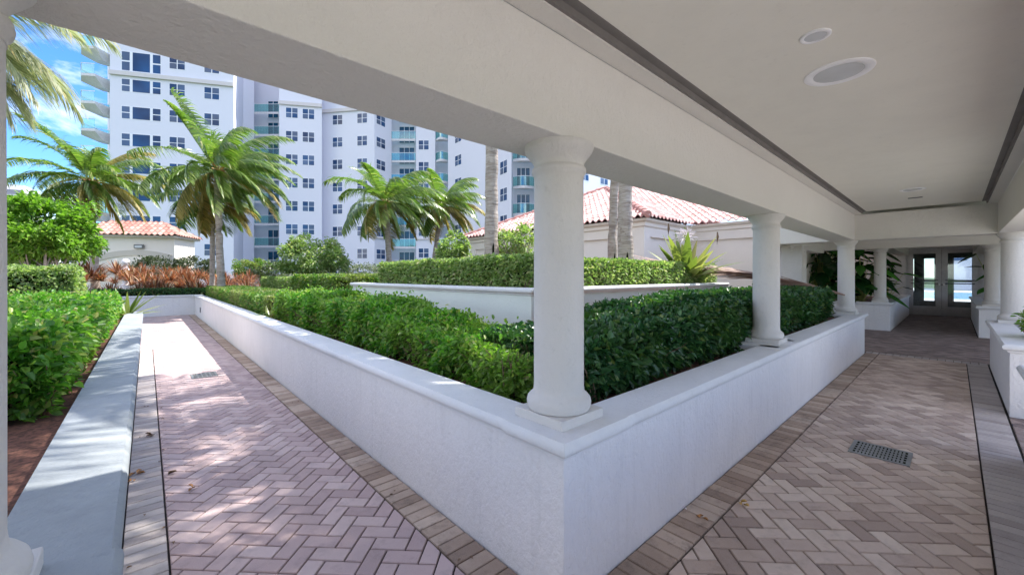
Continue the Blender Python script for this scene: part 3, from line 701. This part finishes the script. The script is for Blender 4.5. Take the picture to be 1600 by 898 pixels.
u, v = W(708, 9.3); bush('shrub', 'small pale shrub left of the thick bare palm trunk', (u, v, 2.25), (.36, .36, .42), 2600, .08, 'leaf_pale', 24, zb=1.5, flowers=('flower_white', 8))
u, v = W(806, 9.0); bush('shrub', 'airy pale shrub with thin stems before the light tiled roof', (u, v, 2.42), (.52, .52, .40), 2100, .075, 'leaf_pale', 25, zb=1.5, stems=12, flowers=('flower_white', 14))
for i, (px, z, rr, h, mt, lab) in enumerate([(300, 27, 1.5, 2.2, 'leaf_olive', 'dark olive shrub behind the red bromeliads beside the pavilion'), (250, 25, 1.3, 2.1, 'leaf_olive', 'low dark shrub right below the pavilion arch'),
        (425, 30, 1.6, 2.0, 'leaf_grey', 'silvery grey shrub left of the flowering shrub'), (395, 29, 1.2, 2.2, 'leaf_mid', 'green bush at the foot of the dark balconies'), (575, 31, 1.9, 1.9, 'leaf_grey', 'grey leafless-looking shrub right of the flowering shrub'), (640, 33, 1.9, 1.7, 'leaf_grey', 'grey shrub below the ground floor windows')]):
    u, v = W(px, z); bush('shrub', lab, (u, v, h), (rr, rr, .75), 3200, .15, mt, 130+i, zb=.0)
# ---------------------------------------------------------------- rosettes: bromeliads, spiky plants, big-leaf plants
def blades(root, name, mat, c, n, L, wd, rg, el0=20, el1=85, droop=.5, seg=5, keel=.25, taper=None):
    V = []; Q = []
    for k in range(n):
        az = k*2.4+rg.normal(0, .3); el = R(rg.uniform(el0, el1)); ll = L*rg.uniform(.7, 1.1)
        d = np.array([math.cos(az)*math.cos(el), math.sin(az)*math.cos(el), math.sin(el)]); p = np.array(c, float)+d*.02; st = len(V)
        side = np.array([-math.sin(az), math.cos(az), 0])
        for i in range(seg+1):
            t = i/seg; w_ = wd*.5*((1-t**2.2)*(.55+.9*min(1, t*3)) if taper is None else taper(t))+.002
            u = np.cross(d, side)*-1
            V += [p+side*w_+u*w_*keel, p, p-side*w_+u*w_*keel]
            d = d+np.array([0, 0, -1.])*droop/seg; d /= np.linalg.norm(d); p = p+d*(ll/seg)
        for i in range(seg):
            a = st+3*i; Q += [[a, a+1, a+4, a+3], [a+1, a+2, a+5, a+4]]
    return npmesh(name, np.array(V), np.array(Q), mat, root)
protos = []
for i in range(3):
    rg = np.random.default_rng(200+i)
    r_ = empty('bromeliad', (0, 0, 0), 'red and orange strap-leaved bromeliad in the bed beyond the cross wall', 'bromeliad', 'red bromeliads massed beyond the end of the path')
    blades(r_, 'leaf', 'leaf_red', (0, 0, 0), 34, .8, .06, rg, 15, 85, .55); protos.append(r_)
rr = random.Random(5); first = [True]*3
for k in range(150):
    px = rr.uniform(118, 392); z = rr.uniform(18.6, 21.5) + (px-118)*.008
    u, v = W(px, z)
    if v < 23.5 or k % 3 == 0: v = 23.5+rr.random()*.9
    if u > 7: continue
    i = k % 3; src = protos[i]
    if first[i]: o = src; first[i] = False
    else:
        o = src.copy(); COL.objects.link(o)
        for ch in src.children:
            c_ = ch.copy(); COL.objects.link(c_); c_.parent = o; c_.matrix_parent_inverse = Matrix.Identity(4)
    o.location = (u, v, .60+rr.random()*.25+(v-23.3)*.16); o.rotation_euler = (rr.gauss(0, .1), rr.gauss(0, .1), rr.random()*6.3); s = rr.uniform(.5, 1.05); o.scale = (s, s, s)
def rosette(name, label, cat, c, mat, n, L, wd, seed, **k):
    root = empty(name, c, label, cat); blades(root, 'leaf', mat, c, n, L, wd, np.random.default_rng(seed), **k); return root
u, v = -.32, 12.35; rosette('spiky_plant', 'pale striped spiky plant at the end of the left hedge', 'plant', (u, v, .80), 'leaf_crinum', 22, .75, .06, 301, el0=5, el1=70, droop=.35)
rosette('spiky_plant', 'small pale spiky plant between the low hedge and the bright hedge', 'plant', (1.88, 9.6, .80), 'leaf_crinum', 18, .42, .05, 302, el0=10, el1=75, droop=.2)
u, v = W(1072, 9.6)
cr = rosette('crinum_lily', 'large strap-leaved lily with a white flower head before the tiled roof', 'plant', (u, v, 1.6), 'leaf_crinum', 26, 1.25, .19, 303, el0=30, el1=86, droop=.5, seg=7)
rg = np.random.default_rng(9); MB().tube([(u, v, 1.6), (u-.1, v, 2.2), (u-.16, v-.05, 2.55)], [.03, .022, .018], 6).build('flower_stalk', 'rachis', cr)
P = rg.normal(0, .07, (160, 3))+np.array([u-.17, v-.06, 2.64]); V, Q = leafquads(P, unit(P-np.array([u-.17, v-.06, 2.6])), rg.normal(0, 1, (160, 3)), .11, .03); npmesh('blossom', V, Q, 'flower_white', cr)
dl = MB()
for du_, h_ in ((-.42, 2.95), (.75, 2.75)):
    a, b_ = u+du_*SN, v-du_*CS; dl.tube([(a, b_, h_), (a+.01, b_, h_-.12), (a, b_+.01, h_-.30)], [.012, .028, .006], 5)
dl.build('withered_bud', 'twig', cr)
# dry fallen frond lying over the hedge
fr = empty('fallen_frond', (10.4, 2.9, 1.7), 'dry brown fallen palm frond draped over the dark hedge end', 'palm frond')
rg = np.random.default_rng(17)
A0 = Vector((9.6, 4.9, 1.98)); A1 = Vector((10.62, 2.55, 1.70)); A2 = Vector((11.32, 1.45, 1.22))
pts = [A0.lerp(A1, t).lerp(A1.lerp(A2, t), t) for t in np.linspace(0, 1, 14)]
MB().tube(pts, [.01+.035*(i/13) if i < 11 else .05-.016*(i-10) for i in range(14)], 6).build('rachis', 'leaf_dead', fr)
V = []; Q = []
for k in range(330):
    t = rg.random()**.8*.80; i = min(12, int(t*13)); p = np.array(pts[i].lerp(pts[i+1], t*13-i)); d = np.array((A0-A2).normalized())
    s = np.array([d[1], -d[0], 0.])*(1 if rg.random() < .5 else -1)
    dd = d*(.95+.3*rg.random())+s*rg.uniform(.04, .62)*(1.15-t)+np.array([0, 0, rg.normal(-.02, .10)]); dd /= np.linalg.norm(dd); L = rg.uniform(.7, 1.3)*(1-.2*t); w_ = .026; up = np.array([0, 0, 1.]); wv = np.cross(dd, up); wv = wv/np.linalg.norm(wv)*.8+up*.4; st = len(V)
    for j in range(4): q_ = p+dd*L*j/3+np.array([0, 0, -.05*(j/3)**2+.02]); w2 = w_*(1, 1, .8, .1)[j]; V += [q_+wv*w2, q_-wv*w2]
    for j in range(3): a = st+2*j; Q.append([a, a+1, a+3, a+2])
npmesh('dry_leaflets', np.array(V), np.array(Q), 'leaf_dead', fr)
# big-leaf plants by the lobby
def bigleaf(label, c, n, L, seed, h=1.2, spread=.5):
    rg = np.random.default_rng(seed); root = empty('broadleaf_plant', c, label, 'plant', 'broad-leaved plants near the lobby')
    st = MB(); V = []; Q = []
    for k in range(n):
        az = rg.random()*2*PI; hh = rg.uniform(.15, 1)*h; rr_ = rg.uniform(.1, 1)*spread; e = Vector((c[0]+math.cos(az)*rr_, c[1]+math.sin(az)*rr_, c[2]+hh))
        st.tube([c, Vector(c).lerp(e, .55)+Vector((0, 0, .12)), e], [.016, .012, .007], 5)
        d = np.array([math.cos(az), math.sin(az), rg.uniform(-.7, .35)]); d /= np.linalg.norm(d); s = np.array([-math.sin(az), math.cos(az), 0]); ll = L*rg.uniform(.6, 1.1); p = np.array(e); b0 = len(V)
        for i in range(7):
            t = i/6; w_ = ll*.24*math.sin(PI*(.12+.88*t)**.8)+.003; u = np.cross(s, d); V += [p+s*w_+u*w_*.35, p, p-s*w_+u*w_*.35]; d = d+np.array([0, 0, -.11]); d /= np.linalg.norm(d); p = p+d*ll/6
        for i in range(6): a = b0+3*i; Q += [[a, a+1, a+4, a+3], [a+1, a+2, a+5, a+4]]
    st.build('stem', 'rachis', root); npmesh('leaf', np.array(V), np.array(Q), 'leaf_big', root, smooth=True)
bigleaf('broad-leaved plant with bright green leaves between pier and third column', (17.95, 3.2, .76), 110, .85, 401, 2.15, 1.0)
bigleaf('dark broad-leaved plant seen between the third column and the slender one', (18.0, 2.15, .76), 60, .75, 402, 2.0, .8)
bigleaf('broad-leaved plant filling the corner at the back of the square pier', (18.3, 4.4, .76), 60, .9, 403, 2.1, .9)
bigleaf('dark leaves hanging in front of the wall left of the glass doors', (21.2, 1.75, .76), 18, .6, 404, 1.6, .5)
bigleaf('dark leaves hanging in front of the right glass door', (19.6, -.95, .76), 16, .62, 405, 1.7, .6)
# small plant at the right picture edge
u, v = W(1600, 5.6); bush('shrub', 'tip of a green leafy shrub poking in at the right edge', (8.75, -.92, 1.12), (.42, .32, .26), 1400, .07, 'leaf_bright', 55, zb=.76)
# ---------------------------------------------------------------- pavilions with barrel tiles
def tile_plane(mb, e0, e1, inward, slope, lim, z, rg, tw=.25, row=.31):
    e0 = Vector(e0); e1 = Vector(e1); d = (e1-e0); Lt = d.length; d.normalize(); n = Vector(inward).normalized(); cols = int(Lt/tw)
    for c in range(cols):
        s0 = c*tw; top = lim(s0+tw*.5)
        if top < .1: continue
        rows = max(1, int(math.ceil(top/row)))
        for r in range(rows):
            t0 = r*row-.04; t1 = min((r+1)*row, top); tone = rg.random()
            if t1-t0 < .05: continue
            vs = []; K = 7
            for tt, lift in ((t0, .035), (t1, .0)):
                for k in range(K):
                    a = k/(K-1); p = e0+d*(s0+a*tw)+n*tt; h = z+tt*slope+lift+.075*math.sin(PI*min(1, a/.68))*(a < .68)-(.018*math.sin(PI*(a-.68)/.32) if a >= .68 else 0)
                    vs.append((p.x, p.y, h))
            # drip face at the lower edge
            for k in range(K): vs.append((vs[k][0], vs[k][1], vs[k][2]-.035))
            fs = [(k, k+1, K+k+1, K+k) for k in range(K-1)]+[(2*K+k, 2*K+k+1, k+1, k) for k in range(K-1)]
            mb.add(vs, fs, 0, tone)
pav = empty('tiled_pavilion', (14.7, 11, 0), 'low cream pavilion with pink barrel tile roof right of the near column', 'building')
EZ = 3.6; SL = .47; rg5 = random.Random(3)
A = (11.7, 6.5); Lc = (11.7, 16.7); Bc = (14.8, 6.5)
mb = MB()
def lim_left(s):       # s measured from A along +y, 10.2 long, hips both ends
    return min(s, 10.2-s)
tile_plane(mb, A, Lc, (1, 0), SL, lim_left, EZ, rg5)
def lim_front(s):      # from A along +x: hip at A, valley beyond B
    return min(s, 5.1)
tile_plane(mb, A, (22.5, 6.5), (0, 1), SL, lambda s: min(s, 5.1), EZ, rg5)
tile_plane(mb, (14.8, 6.5-3.0), (14.8, 16.0), (1, 0), SL, lambda s: 9.0, EZ+.004, rg5)
tile_plane(mb, (22, 16.7), Lc, (0, -1), SL, lambda s: min(10.3-s, 5.1) if s > 5.2 else 5.1, EZ, rg5)
mb.build('roof', 'roof_tile', pav, smooth=40, tones=True)
rd = MB()
for a, c in (((11.7, 6.5), (16.8, 11.6)), ((11.7, 16.7), (16.8, 11.6))):
    n = 16
    for i in range(n):
        t0, t1 = i/n, (i+1)/n+.01; p0 = Vector((a[0]+(c[0]-a[0])*t0, a[1]+(c[1]-a[1])*t0, EZ+5.1*SL*t0+.05)); p1 = Vector((a[0]+(c[0]-a[0])*t1, a[1]+(c[1]-a[1])*t1, EZ+5.1*SL*t1+.03))
        rd.tube([p0, p1], [.12, .10], 10)
rd.build('ridge_tiles', 'roof_tile', pav, smooth=50)
MB().prism([(12.1, 6.9), (15.2, 6.9), (15.2, 3.45), (23, 3.45), (23, 16.3), (12.1, 16.3)], 0, 3.56).build('wall', 'cream_stucco', pav)
w = MB(); w.sweep([(12.1, 16.3), (12.1, 6.9), (15.2, 6.9), (15.2, 3.45)], [(0, 3.0), (.10, 3.0), (.10, 3.30), (.16, 3.34), (.16, 3.44), (.28, 3.50), (.28, 3.57), (0, 3.57)]); w.build('cornice', 'cream_stucco', pav)
for a_, b_ in ((6.8, 7.2), (10.2, 10.7), (15.9, 16.35)): MB().box(12.0, 12.4, a_, b_, 0, 2.999).build('pilaster', 'cream_stucco', pav)
MB().box(11.95, 12.09, 14.9, 15.3, .8, 2.3).build('door_panel', 'far_slab', pav)
# left pavilion
D1 = Vector((math.sin(R(76)), math.cos(R(76)))); # direction to picture right, in lateral/depth
def cam2w(lat, z): return Vector((SN*lat+CS*z, -CS*lat+SN*z))
z0 = 25.0; l0 = (112-800)/F*z0; l1z = z0+7.1*D1.y
P0 = cam2w(l0, z0); P1 = cam2w(l0+5.45*D1.x, z0+5.45*D1.y); dirp = (P1-P0).normalized(); inn = Vector((-dirp.y, dirp.x))
if inn.dot(Vector((CS, SN))) < 0: inn = -inn
ez = 4.33
lp = empty('small_pavilion', (P0.x, P0.y, 0), 'small cream pavilion with arched recess and terracotta tiled hip roof at the left', 'building')
Q0, Q1, Q2, Q3 = P0, P1, P1+inn*2.5, P0+inn*2.5
MB().prism([tuple(Q0), tuple(Q1), tuple(Q2), tuple(Q3)], 0, ez-.02).build('wall', 'cream_stucco', lp)
ro = MB(); o_ = .35
E0 = Q0-dirp*o_-inn*o_; Elen = (Q1-Q0).length+2*o_
tile_plane(ro, E0, E0+dirp*Elen, inn, .62, lambda s: min(s, Elen-s, 1.6), ez, rg5, tw=.31)
E1_ = E0+dirp*Elen; tile_plane(ro, E1_, E1_+inn*3.2, -dirp, .62, lambda s: min(s, 3.2-s, 1.6), ez, rg5, tw=.31)
tile_plane(ro, E0+inn*3.2, E0, dirp, .62, lambda s: min(s, 3.2-s, 1.6), ez, rg5, tw=.31)
tile_plane(ro, E1_+inn*3.2, E0+inn*3.2, -inn, .62, lambda s: min(s, Elen-s, 1.6), ez, rg5, tw=.31)
ro.build('roof', 'terracotta_tile', lp, smooth=40, tones=True)
e = MB().prism([tuple(E0+dirp*.1+inn*.1), tuple(E1_-dirp*.1+inn*.1), tuple(E1_-dirp*.1+inn*3.1), tuple(E0+dirp*.1+inn*3.1)], ez-.16, ez-.02); e.build('eave', 'cream_dark', lp)
# arch band: flat ring segment standing proud of the wall
def onwall(s, z, pr=0.0): p = Q0+dirp*s-inn*pr; return (p.x, p.y, z)
ar = MB(); cs_, R1, R2 = 3.4, 5.85, 6.2; base_z = -.18+0.0
vs = []; n = 20; zc = 3.36-6.2
for i in range(n+1):
    a = R(111)-R(39)*i/n
    for rr_ in (R1, R2):
        for pr in (.003, .06): vs.append(onwall(cs_+rr_*math.cos(a), zc+rr_*math.sin(a)+.0, pr))
fs = []
for i in range(n):
    a = i*4; fs += [(a+1, a+3, a+7, a+5), (a, a+1, a+5, a+4), (a+2, a+6, a+7, a+3)]
ar.add(vs, fs).build('arch_band', 'cream_dark', lp)
MB().obox(Q0+dirp*.45-inn*.03, dirp, .45, .03, 2.35, 2.52).build('impost', 'cream_dark', lp)
c_ = Q0+dirp*3.55-inn*.08
wl = empty('wall_lamp', (c_.x, c_.y, 3.5), 'small grey bulkhead lamp on the pavilion wall above the arch', 'wall lamp')
MB().obox(c_, dirp, .26, .07, 3.45, 3.72).build('housing', 'lamp_grey', wl, bevel=.03)
MB().obox(c_-inn*.075, dirp, .19, .012, 3.50, 3.64).build('lens', 'lens', wl)
c_ = Q0+dirp*3.2-inn*1.2
st = empty('garden_statue', (c_.x, c_.y, .8), 'white statue with a rounded head in front of the pavilion arch', 'statue')
MB().lathe([(.28, .8), (.28, 1.1), (.16, 1.2), (.16, 1.5), (.24, 1.6), (.30, 1.9), (.22, 2.12), (.12, 2.22), (.13, 2.34), (.20, 2.46), (.20, 2.60), (.12, 2.72), (.03, 2.76)], (c_.x+.25, c_.y-.1), 18).build('figure', 'flower_white', st, smooth=60)
c_ = Q0+dirp*2.7-inn*1.0
sp = MB()
pan = []
for i in range(9): a = R(70*i/8); pan.append(c_+dirp*(.35*math.sin(a))-inn*(.35*(1-math.cos(a))))
sp.sweep([(p.x, p.y) for p in pan], [(0, .8), (0, 2.75), (.06, 2.75), (.06, .8)]); o = sp.build('curved_screen', 'white_stucco', smooth=50); tag(o, 'curved white freestanding panel left of the statue', 'screen')
# ---------------------------------------------------------------- the tower
tw = empty('apartment_tower', (*W(500, 55), 0), 'tall white apartment tower with blue windows and green glass balconies', 'building')
TH = 38
nodes_ = [(168, 60), (172, 42.9), (365, 45.8), (380, 52), (397, 53), (397, 55.2), (436, 55.2), (436, 50.4), (503, 51.4), (503, 53.2), (585, 52.0), (612, 54.8), (612, 56.6), (650, 56.6), (650, 54.6), (680, 54.6), (680, 56.8), (703, 56.8), (700, 53), (765, 45.8), (770, 45.4), (799, 42), (801, 44.6), (835, 44.6), (835, 41.5), (990, 52), (1120, 60)]
poly = [W(a, z) for a, z in nodes_]+[W(1120, 85), W(168, 85)]
MB().prism(poly, -.2, TH).build('wall', 'tower_paint', tw)
ps = [Vector(W(a, z)) for a, z in nodes_]
def facet(i): return ps[i], ps[i+1]
def bandseg(i, zc, h=.22, pr=.22, trim=0):
    a, b_ = facet(i); d = (b_-a).normalized(); n = Vector((d.y, -d.x)); c = (a+b_)/2
    if n.dot(-a) < 0: n = -n
    MB().obox(c+n*pr*.5, d, (b_-a).length/2+.02, pr*.5+.01, zc-h, zc+h).build('cornice', 'band_paint', tw)
for i in (1, 7, 9, 10): bandseg(i, 23.4)
for i in (10, 14): bandseg(i, 6.7, .10, .15)
for i in (14, 7, 9): bandseg(i, 35, .3, .4)
S0 = 20.35; FH = 2.93
nwin = 0
def window(i, s, ztop, kind='double', w=1.5, h=1.4):
    """a window on facet i, centred s metres from its left node"""
    a, b_ = facet(i); d = (b_-a).normalized(); n = Vector((d.y, -d.x))
    if n.dot(-a) < 0: n = -n
    c = a+d*s; m = MB()
    def pane(s0, s1, z0, z1): 
        m.obox(c+d*((s0+s1)/2)+n*.012, d, (s1-s0)/2, .012, z0, z1, 1)
    if kind == 'double':
        m.obox(c+n*.002, d, w/2+.06, .012, ztop-h-.06, ztop+.06, 0)
        g_ = .10; hw = (w-g_)/2
        for k in (0, 1):
            x0 = -w/2+k*(hw+g_)
            for j in (0, 1):
                z1 = ztop-j*(h/2+.03); pane(x0, x0+hw, z1-(h/2-.03), z1)
    if kind == 'triple':
        m.obox(c+n*.002, d, 1.82, .012, ztop-h-.06, ztop+.06, 0)
        pane(-.78, .78, ztop-h, ztop)
        for x0 in (-1.75, 1.05): pane(x0, x0+.70, ztop-h*.46, ztop); pane(x0, x0+.70, ztop-h, ztop-h*.54)
    if kind == 'single':
        m.obox(c+n*.002, d, .42, .012, ztop-h-.06, ztop+.06, 0); pane(-.36, .36, ztop-h*.47, ztop); pane(-.36, .36, ztop-h, ztop-h*.53)
    m.build('window', ['window_frame', 'tower_glass'], tw)
def sof(i, px):        # arc length on facet i where the sight line px crosses it
    a, b_ = facet(i); d = (b_-a); t = (px-800.)/F; r = Vector((SN*t+CS, -CS*t+SN))
    # a + k d = m r
    det = d.x*(-r.y)+d.y*r.x; k = ((-a.x)*(-r.y)+(-a.y)*r.x)/det if abs(det) > 1e-9 else 0
    return k*d.length
tops = [25.8]+[22.85-2.93*k for k in range(8)]
for r_i, zt in enumerate(tops):
    vis_low = zt > 1.5
    if not vis_low: continue
    if zt > 3.5 or True:
        if zt > 5: window(1, sof(1, 221), zt, 'triple', h=1.3 if zt < 25 else 2.0)
        window(1, sof(1, 277), zt, w=1.42, h=1.27); window(1, sof(1, 331), zt, w=1.42, h=1.27)
    if zt < 24:
        window(7, sof(7, 456), zt, w=1.34, h=1.22); window(7, sof(7, 482), zt, w=1.34, h=1.22)
        window(9, sof(9, 527.5), zt-.05, w=1.34, h=1.22); window(9, sof(9, 566), zt-.05, w=1.34, h=1.22)
        window(10, sof(10, 595), zt-.1, w=1.5, h=1.22)
        if zt < 21:
            window(14, sof(14, 662), zt+.15, w=1.34, h=1.22); window(18, sof(18, 716), zt, w=1.45, h=1.25)
        if zt < 18: window(20, sof(20, 787), zt, w=1.4, h=1.35)
        if zt < 15: window(24, sof(24, 914), zt, w=1.2, h=1.35); window(24, sof(24, 944), zt, w=1.3, h=1.35)
# balconies: slab, glass rail, sliding door
def balcony(p0, p1, depth, z, door=True, bulge=0, back=None):
    p0 = Vector(p0); p1 = Vector(p1); d = (p1-p0).normalized(); n = Vector((d.y, -d.x)); Lb = (p1-p0).length
    if n.dot(-p0) < 0: n = -n
    out = [p0+d*(Lb*i/8)+n*(depth+bulge*math.sin(PI*i/8)) for i in range(9)]
    pl = [p0-n*.02]+out+[p1-n*.02]
    m = MB(); m.prism([tuple(p) for p in pl], z-.28, z, 0)
    o = m.build('balcony', 'far_slab', tw)
    g_ = MB(); t = [p0+d*.03]+[q-n*.06 for q in out]+[p1-d*.03]
    for i in range(len(t)-1): a, b_ = t[i], t[i+1]; g_.obox((a+b_)/2, (b_-a), (b_-a).length/2, .02, z+.04, z+1.02, 0); g_.obox((a+b_)/2, (b_-a), (b_-a).length/2+.01, .035, z+1.02, z+1.07, 1)
    g_.build('railing', ['rail_glass', 'window_frame'], o)
    if door:
        c = (p0+p1)/2-n*(back or 0); m = MB(); hw = Lb*.33
        for k in range(3): m.obox(c+d*(-hw+hw*2*(k+.5)/3)+n*.03, d, hw/3-.04, .02, z+.05, z+2.25, 0)
        m.obox(c+n*.01, d, hw+.05, .012, z+.02, z+2.3, 1); m.build('sliding_door', ['slider_glass', 'window_frame'], o)
for k in range(-1, 7):
    z = S0-FH*k
    balcony(W(397.5, 52.9), W(435.5, 52.9), .0, z, bulge=.0, back=2.1)
    balcony(W(612.5, 54.9), W(649.5, 54.9), .2, z, back=1.6)
    if k >= 0: balcony(W(681, 55), W(702, 55), .1, z, bulge=.9, door=False)
    if k >= 1: balcony(W(802, 43.6), W(834, 43.6), .2, z-.2, bulge=.5, back=.9)
# corner balconies on the left end: faceted slabs with conical underside
for k in range(-1, 7):
    z = S0+FH-FH*k; c = Vector(W(168, 44.6)); root_r = 2.7; m = MB(); n = 8; ring = []
    for i in range(n+1):
        a = R(60+220*i/n)+0; ring.append(c+Vector((SN*math.cos(a)-CS*math.sin(a)*0, -CS*math.cos(a)))*2.3+Vector((CS, SN))*(-math.sin(a))*-1*0)
    # half octagon towards the left and front, in lateral / depth axes
    latv = Vector((SN, -CS)); depv = Vector((CS, SN)); ring = []
    for lx, dz in ((.35, -1.7), (-.9, -1.9), (-2.3, -.6), (-2.4, 1.2), (-.9, 2.2), (.3, 2.2)): ring.append(c+latv*lx+depv*dz)
    inner = [c+(p-c)*.35 for p in ring]; vs = [(p.x, p.y, z) for p in ring]+[(p.x, p.y, z-.28) for p in ring]+[(p.x, p.y, z-.95) for p in inner]
    nn = len(ring); fs = [tuple(range(nn)), tuple(range(3*nn-1, 2*nn-1, -1))]
    for i in range(nn): j = (i+1) % nn; fs += [(i, j, nn+j, nn+i), (nn+i, nn+j, 2*nn+j, 2*nn+i)]
    o = m.add(vs, fs).build('balcony', 'far_slab', tw); g_ = MB()
    for i in range(nn-1):
        a, b_ = ring[i], ring[i+1]; g_.obox((a+b_)/2, b_-a, (b_-a).length/2-.03, .02, z+.03, z+1.02, 0); g_.obox((a+b_)/2, b_-a, (b_-a).length/2, .035, z+1.02, z+1.08, 1)
    g_.build('railing', ['rail_glass', 'window_frame'], o)
# distant blocks
def far_block(label, px0, px1, z, top, floors, slab=True):
    a = Vector(W(px0, z)); b_ = Vector(W(px1, z*1.04)); d = (b_-a).normalized(); n = Vector((d.y, -d.x))
    if n.dot(-a) < 0: n = -n
    c = (a+b_)/2; hw = (b_-a).length/2
    o = empty('distant_building', (c.x, c.y, 0), label, 'building', 'distant apartment blocks')
    MB().obox(c-n*6, d, hw, 6, 0, top).build('wall', 'far_slab', o)
    if slab:
        m = MB()
        for k in range(floors):
            zz = top-1.6-k*3.0; m.obox(c+n*.06, d, hw*.94, .05, zz-1.7, zz)
        m.build('window', 'far_dark', o); m = MB()
        for k in range(floors): zz = top-1.6-k*3.0; m.obox(c+n*.6, d, hw, .6, zz-2.05, zz-1.75)
        m.build('balcony', 'far_slab', o)
    return o
far_block('distant white block with plain end wall at the far left edge', -30, 37, 120, 1.7+147*120/F, 2)
far_block('distant striped block seen between tree and palm trunk', 96, 146, 130, 1.7+124*130/F, 9)
far_block('distant low block above the round tree crown', 36, 62, 118, 1.7+127*118/F, 6)
MBg = MB().obox(W(60, 60), (SN, -CS), 6, 4, 0, 3.2); o = MBg.build('low_building', 'slider_glass'); tag(o, 'low bluish glazed building behind the round tree', 'building')
# ---------------------------------------------------------------- sky, sun, camera
w = bpy.data.worlds.new('World'); SC.world = w; w.use_nodes = True; nt = w.node_tree
bg = nt.nodes['Background']; sky = nt.nodes.new('ShaderNodeTexSky'); sky.sky_type = 'NISHITA'; sky.sun_disc = False
SUN = Vector((.60, -.17, 1.0)).normalized()
el = math.asin(SUN.z); azn = math.atan2(SUN.x, SUN.y)
sky.sun_elevation = el; sky.sun_rotation = azn; sky.altitude = 0; sky.air_density = 1.0; sky.dust_density = .6; sky.ozone_density = 2.5
tc = nt.nodes.new('ShaderNodeTexCoord'); mp = nt.nodes.new('ShaderNodeMapping'); mp.inputs['Scale'].default_value = (1, 1, 2.6); mp.inputs['Location'].default_value = (2.3, .35, .2)
nt.links.new(tc.outputs['Generated'], mp.inputs['Vector'])
cf = ramp(nt, noise(nt, 2.6, 8, .62, mp.outputs['Vector'], .4), [(.44, 0.0), (.66, .9)])
hs = nt.nodes.new('ShaderNodeHueSaturation'); hs.inputs['Saturation'].default_value = 1.25; hs.inputs['Value'].default_value = .88; nt.links.new(sky.outputs[0], hs.inputs['Color'])
blue = mixrgb(nt, 1.0, hs.outputs[0], (.58, .72, .92), 'MULTIPLY')
cl = mixrgb(nt, cf, blue, (7.4, 6.95, 6.45))
nt.links.new(cl, bg.inputs['Color']); bg.inputs['Strength'].default_value = .15
sd = bpy.data.lights.new('sun', 'SUN'); sd.energy = 3.0; sd.angle = R(.55); sd.color = (1, .955, .89)
so = bpy.data.objects.new('sun', sd); COL.objects.link(so); so.rotation_euler = SUN.to_track_quat('Z', 'Y').to_euler()
cd = bpy.data.cameras.new('camera'); cam = bpy.data.objects.new('camera', cd); COL.objects.link(cam)
cd.sensor_width = 36; cd.lens = 36*F/1600; cd.shift_y = -(449-HZ)/1600; cd.clip_end = 2000; cd.clip_start = .02
fw = Vector((CS, SN, 0)); cam.location = (0, 0, EYE); cam.rotation_euler = fw.to_track_quat('-Z', 'Y').to_euler(); SC.camera = cam
SC.view_settings.view_transform = 'Standard'; SC.view_settings.look = 'None'; SC.view_settings.exposure = 1.57; SC.view_settings.gamma = 1
SC.cycles.max_bounces = 10; SC.cycles.diffuse_bounces = 6; SC.cycles.transparent_max_bounces = 16
SC.cycles.use_denoising = True
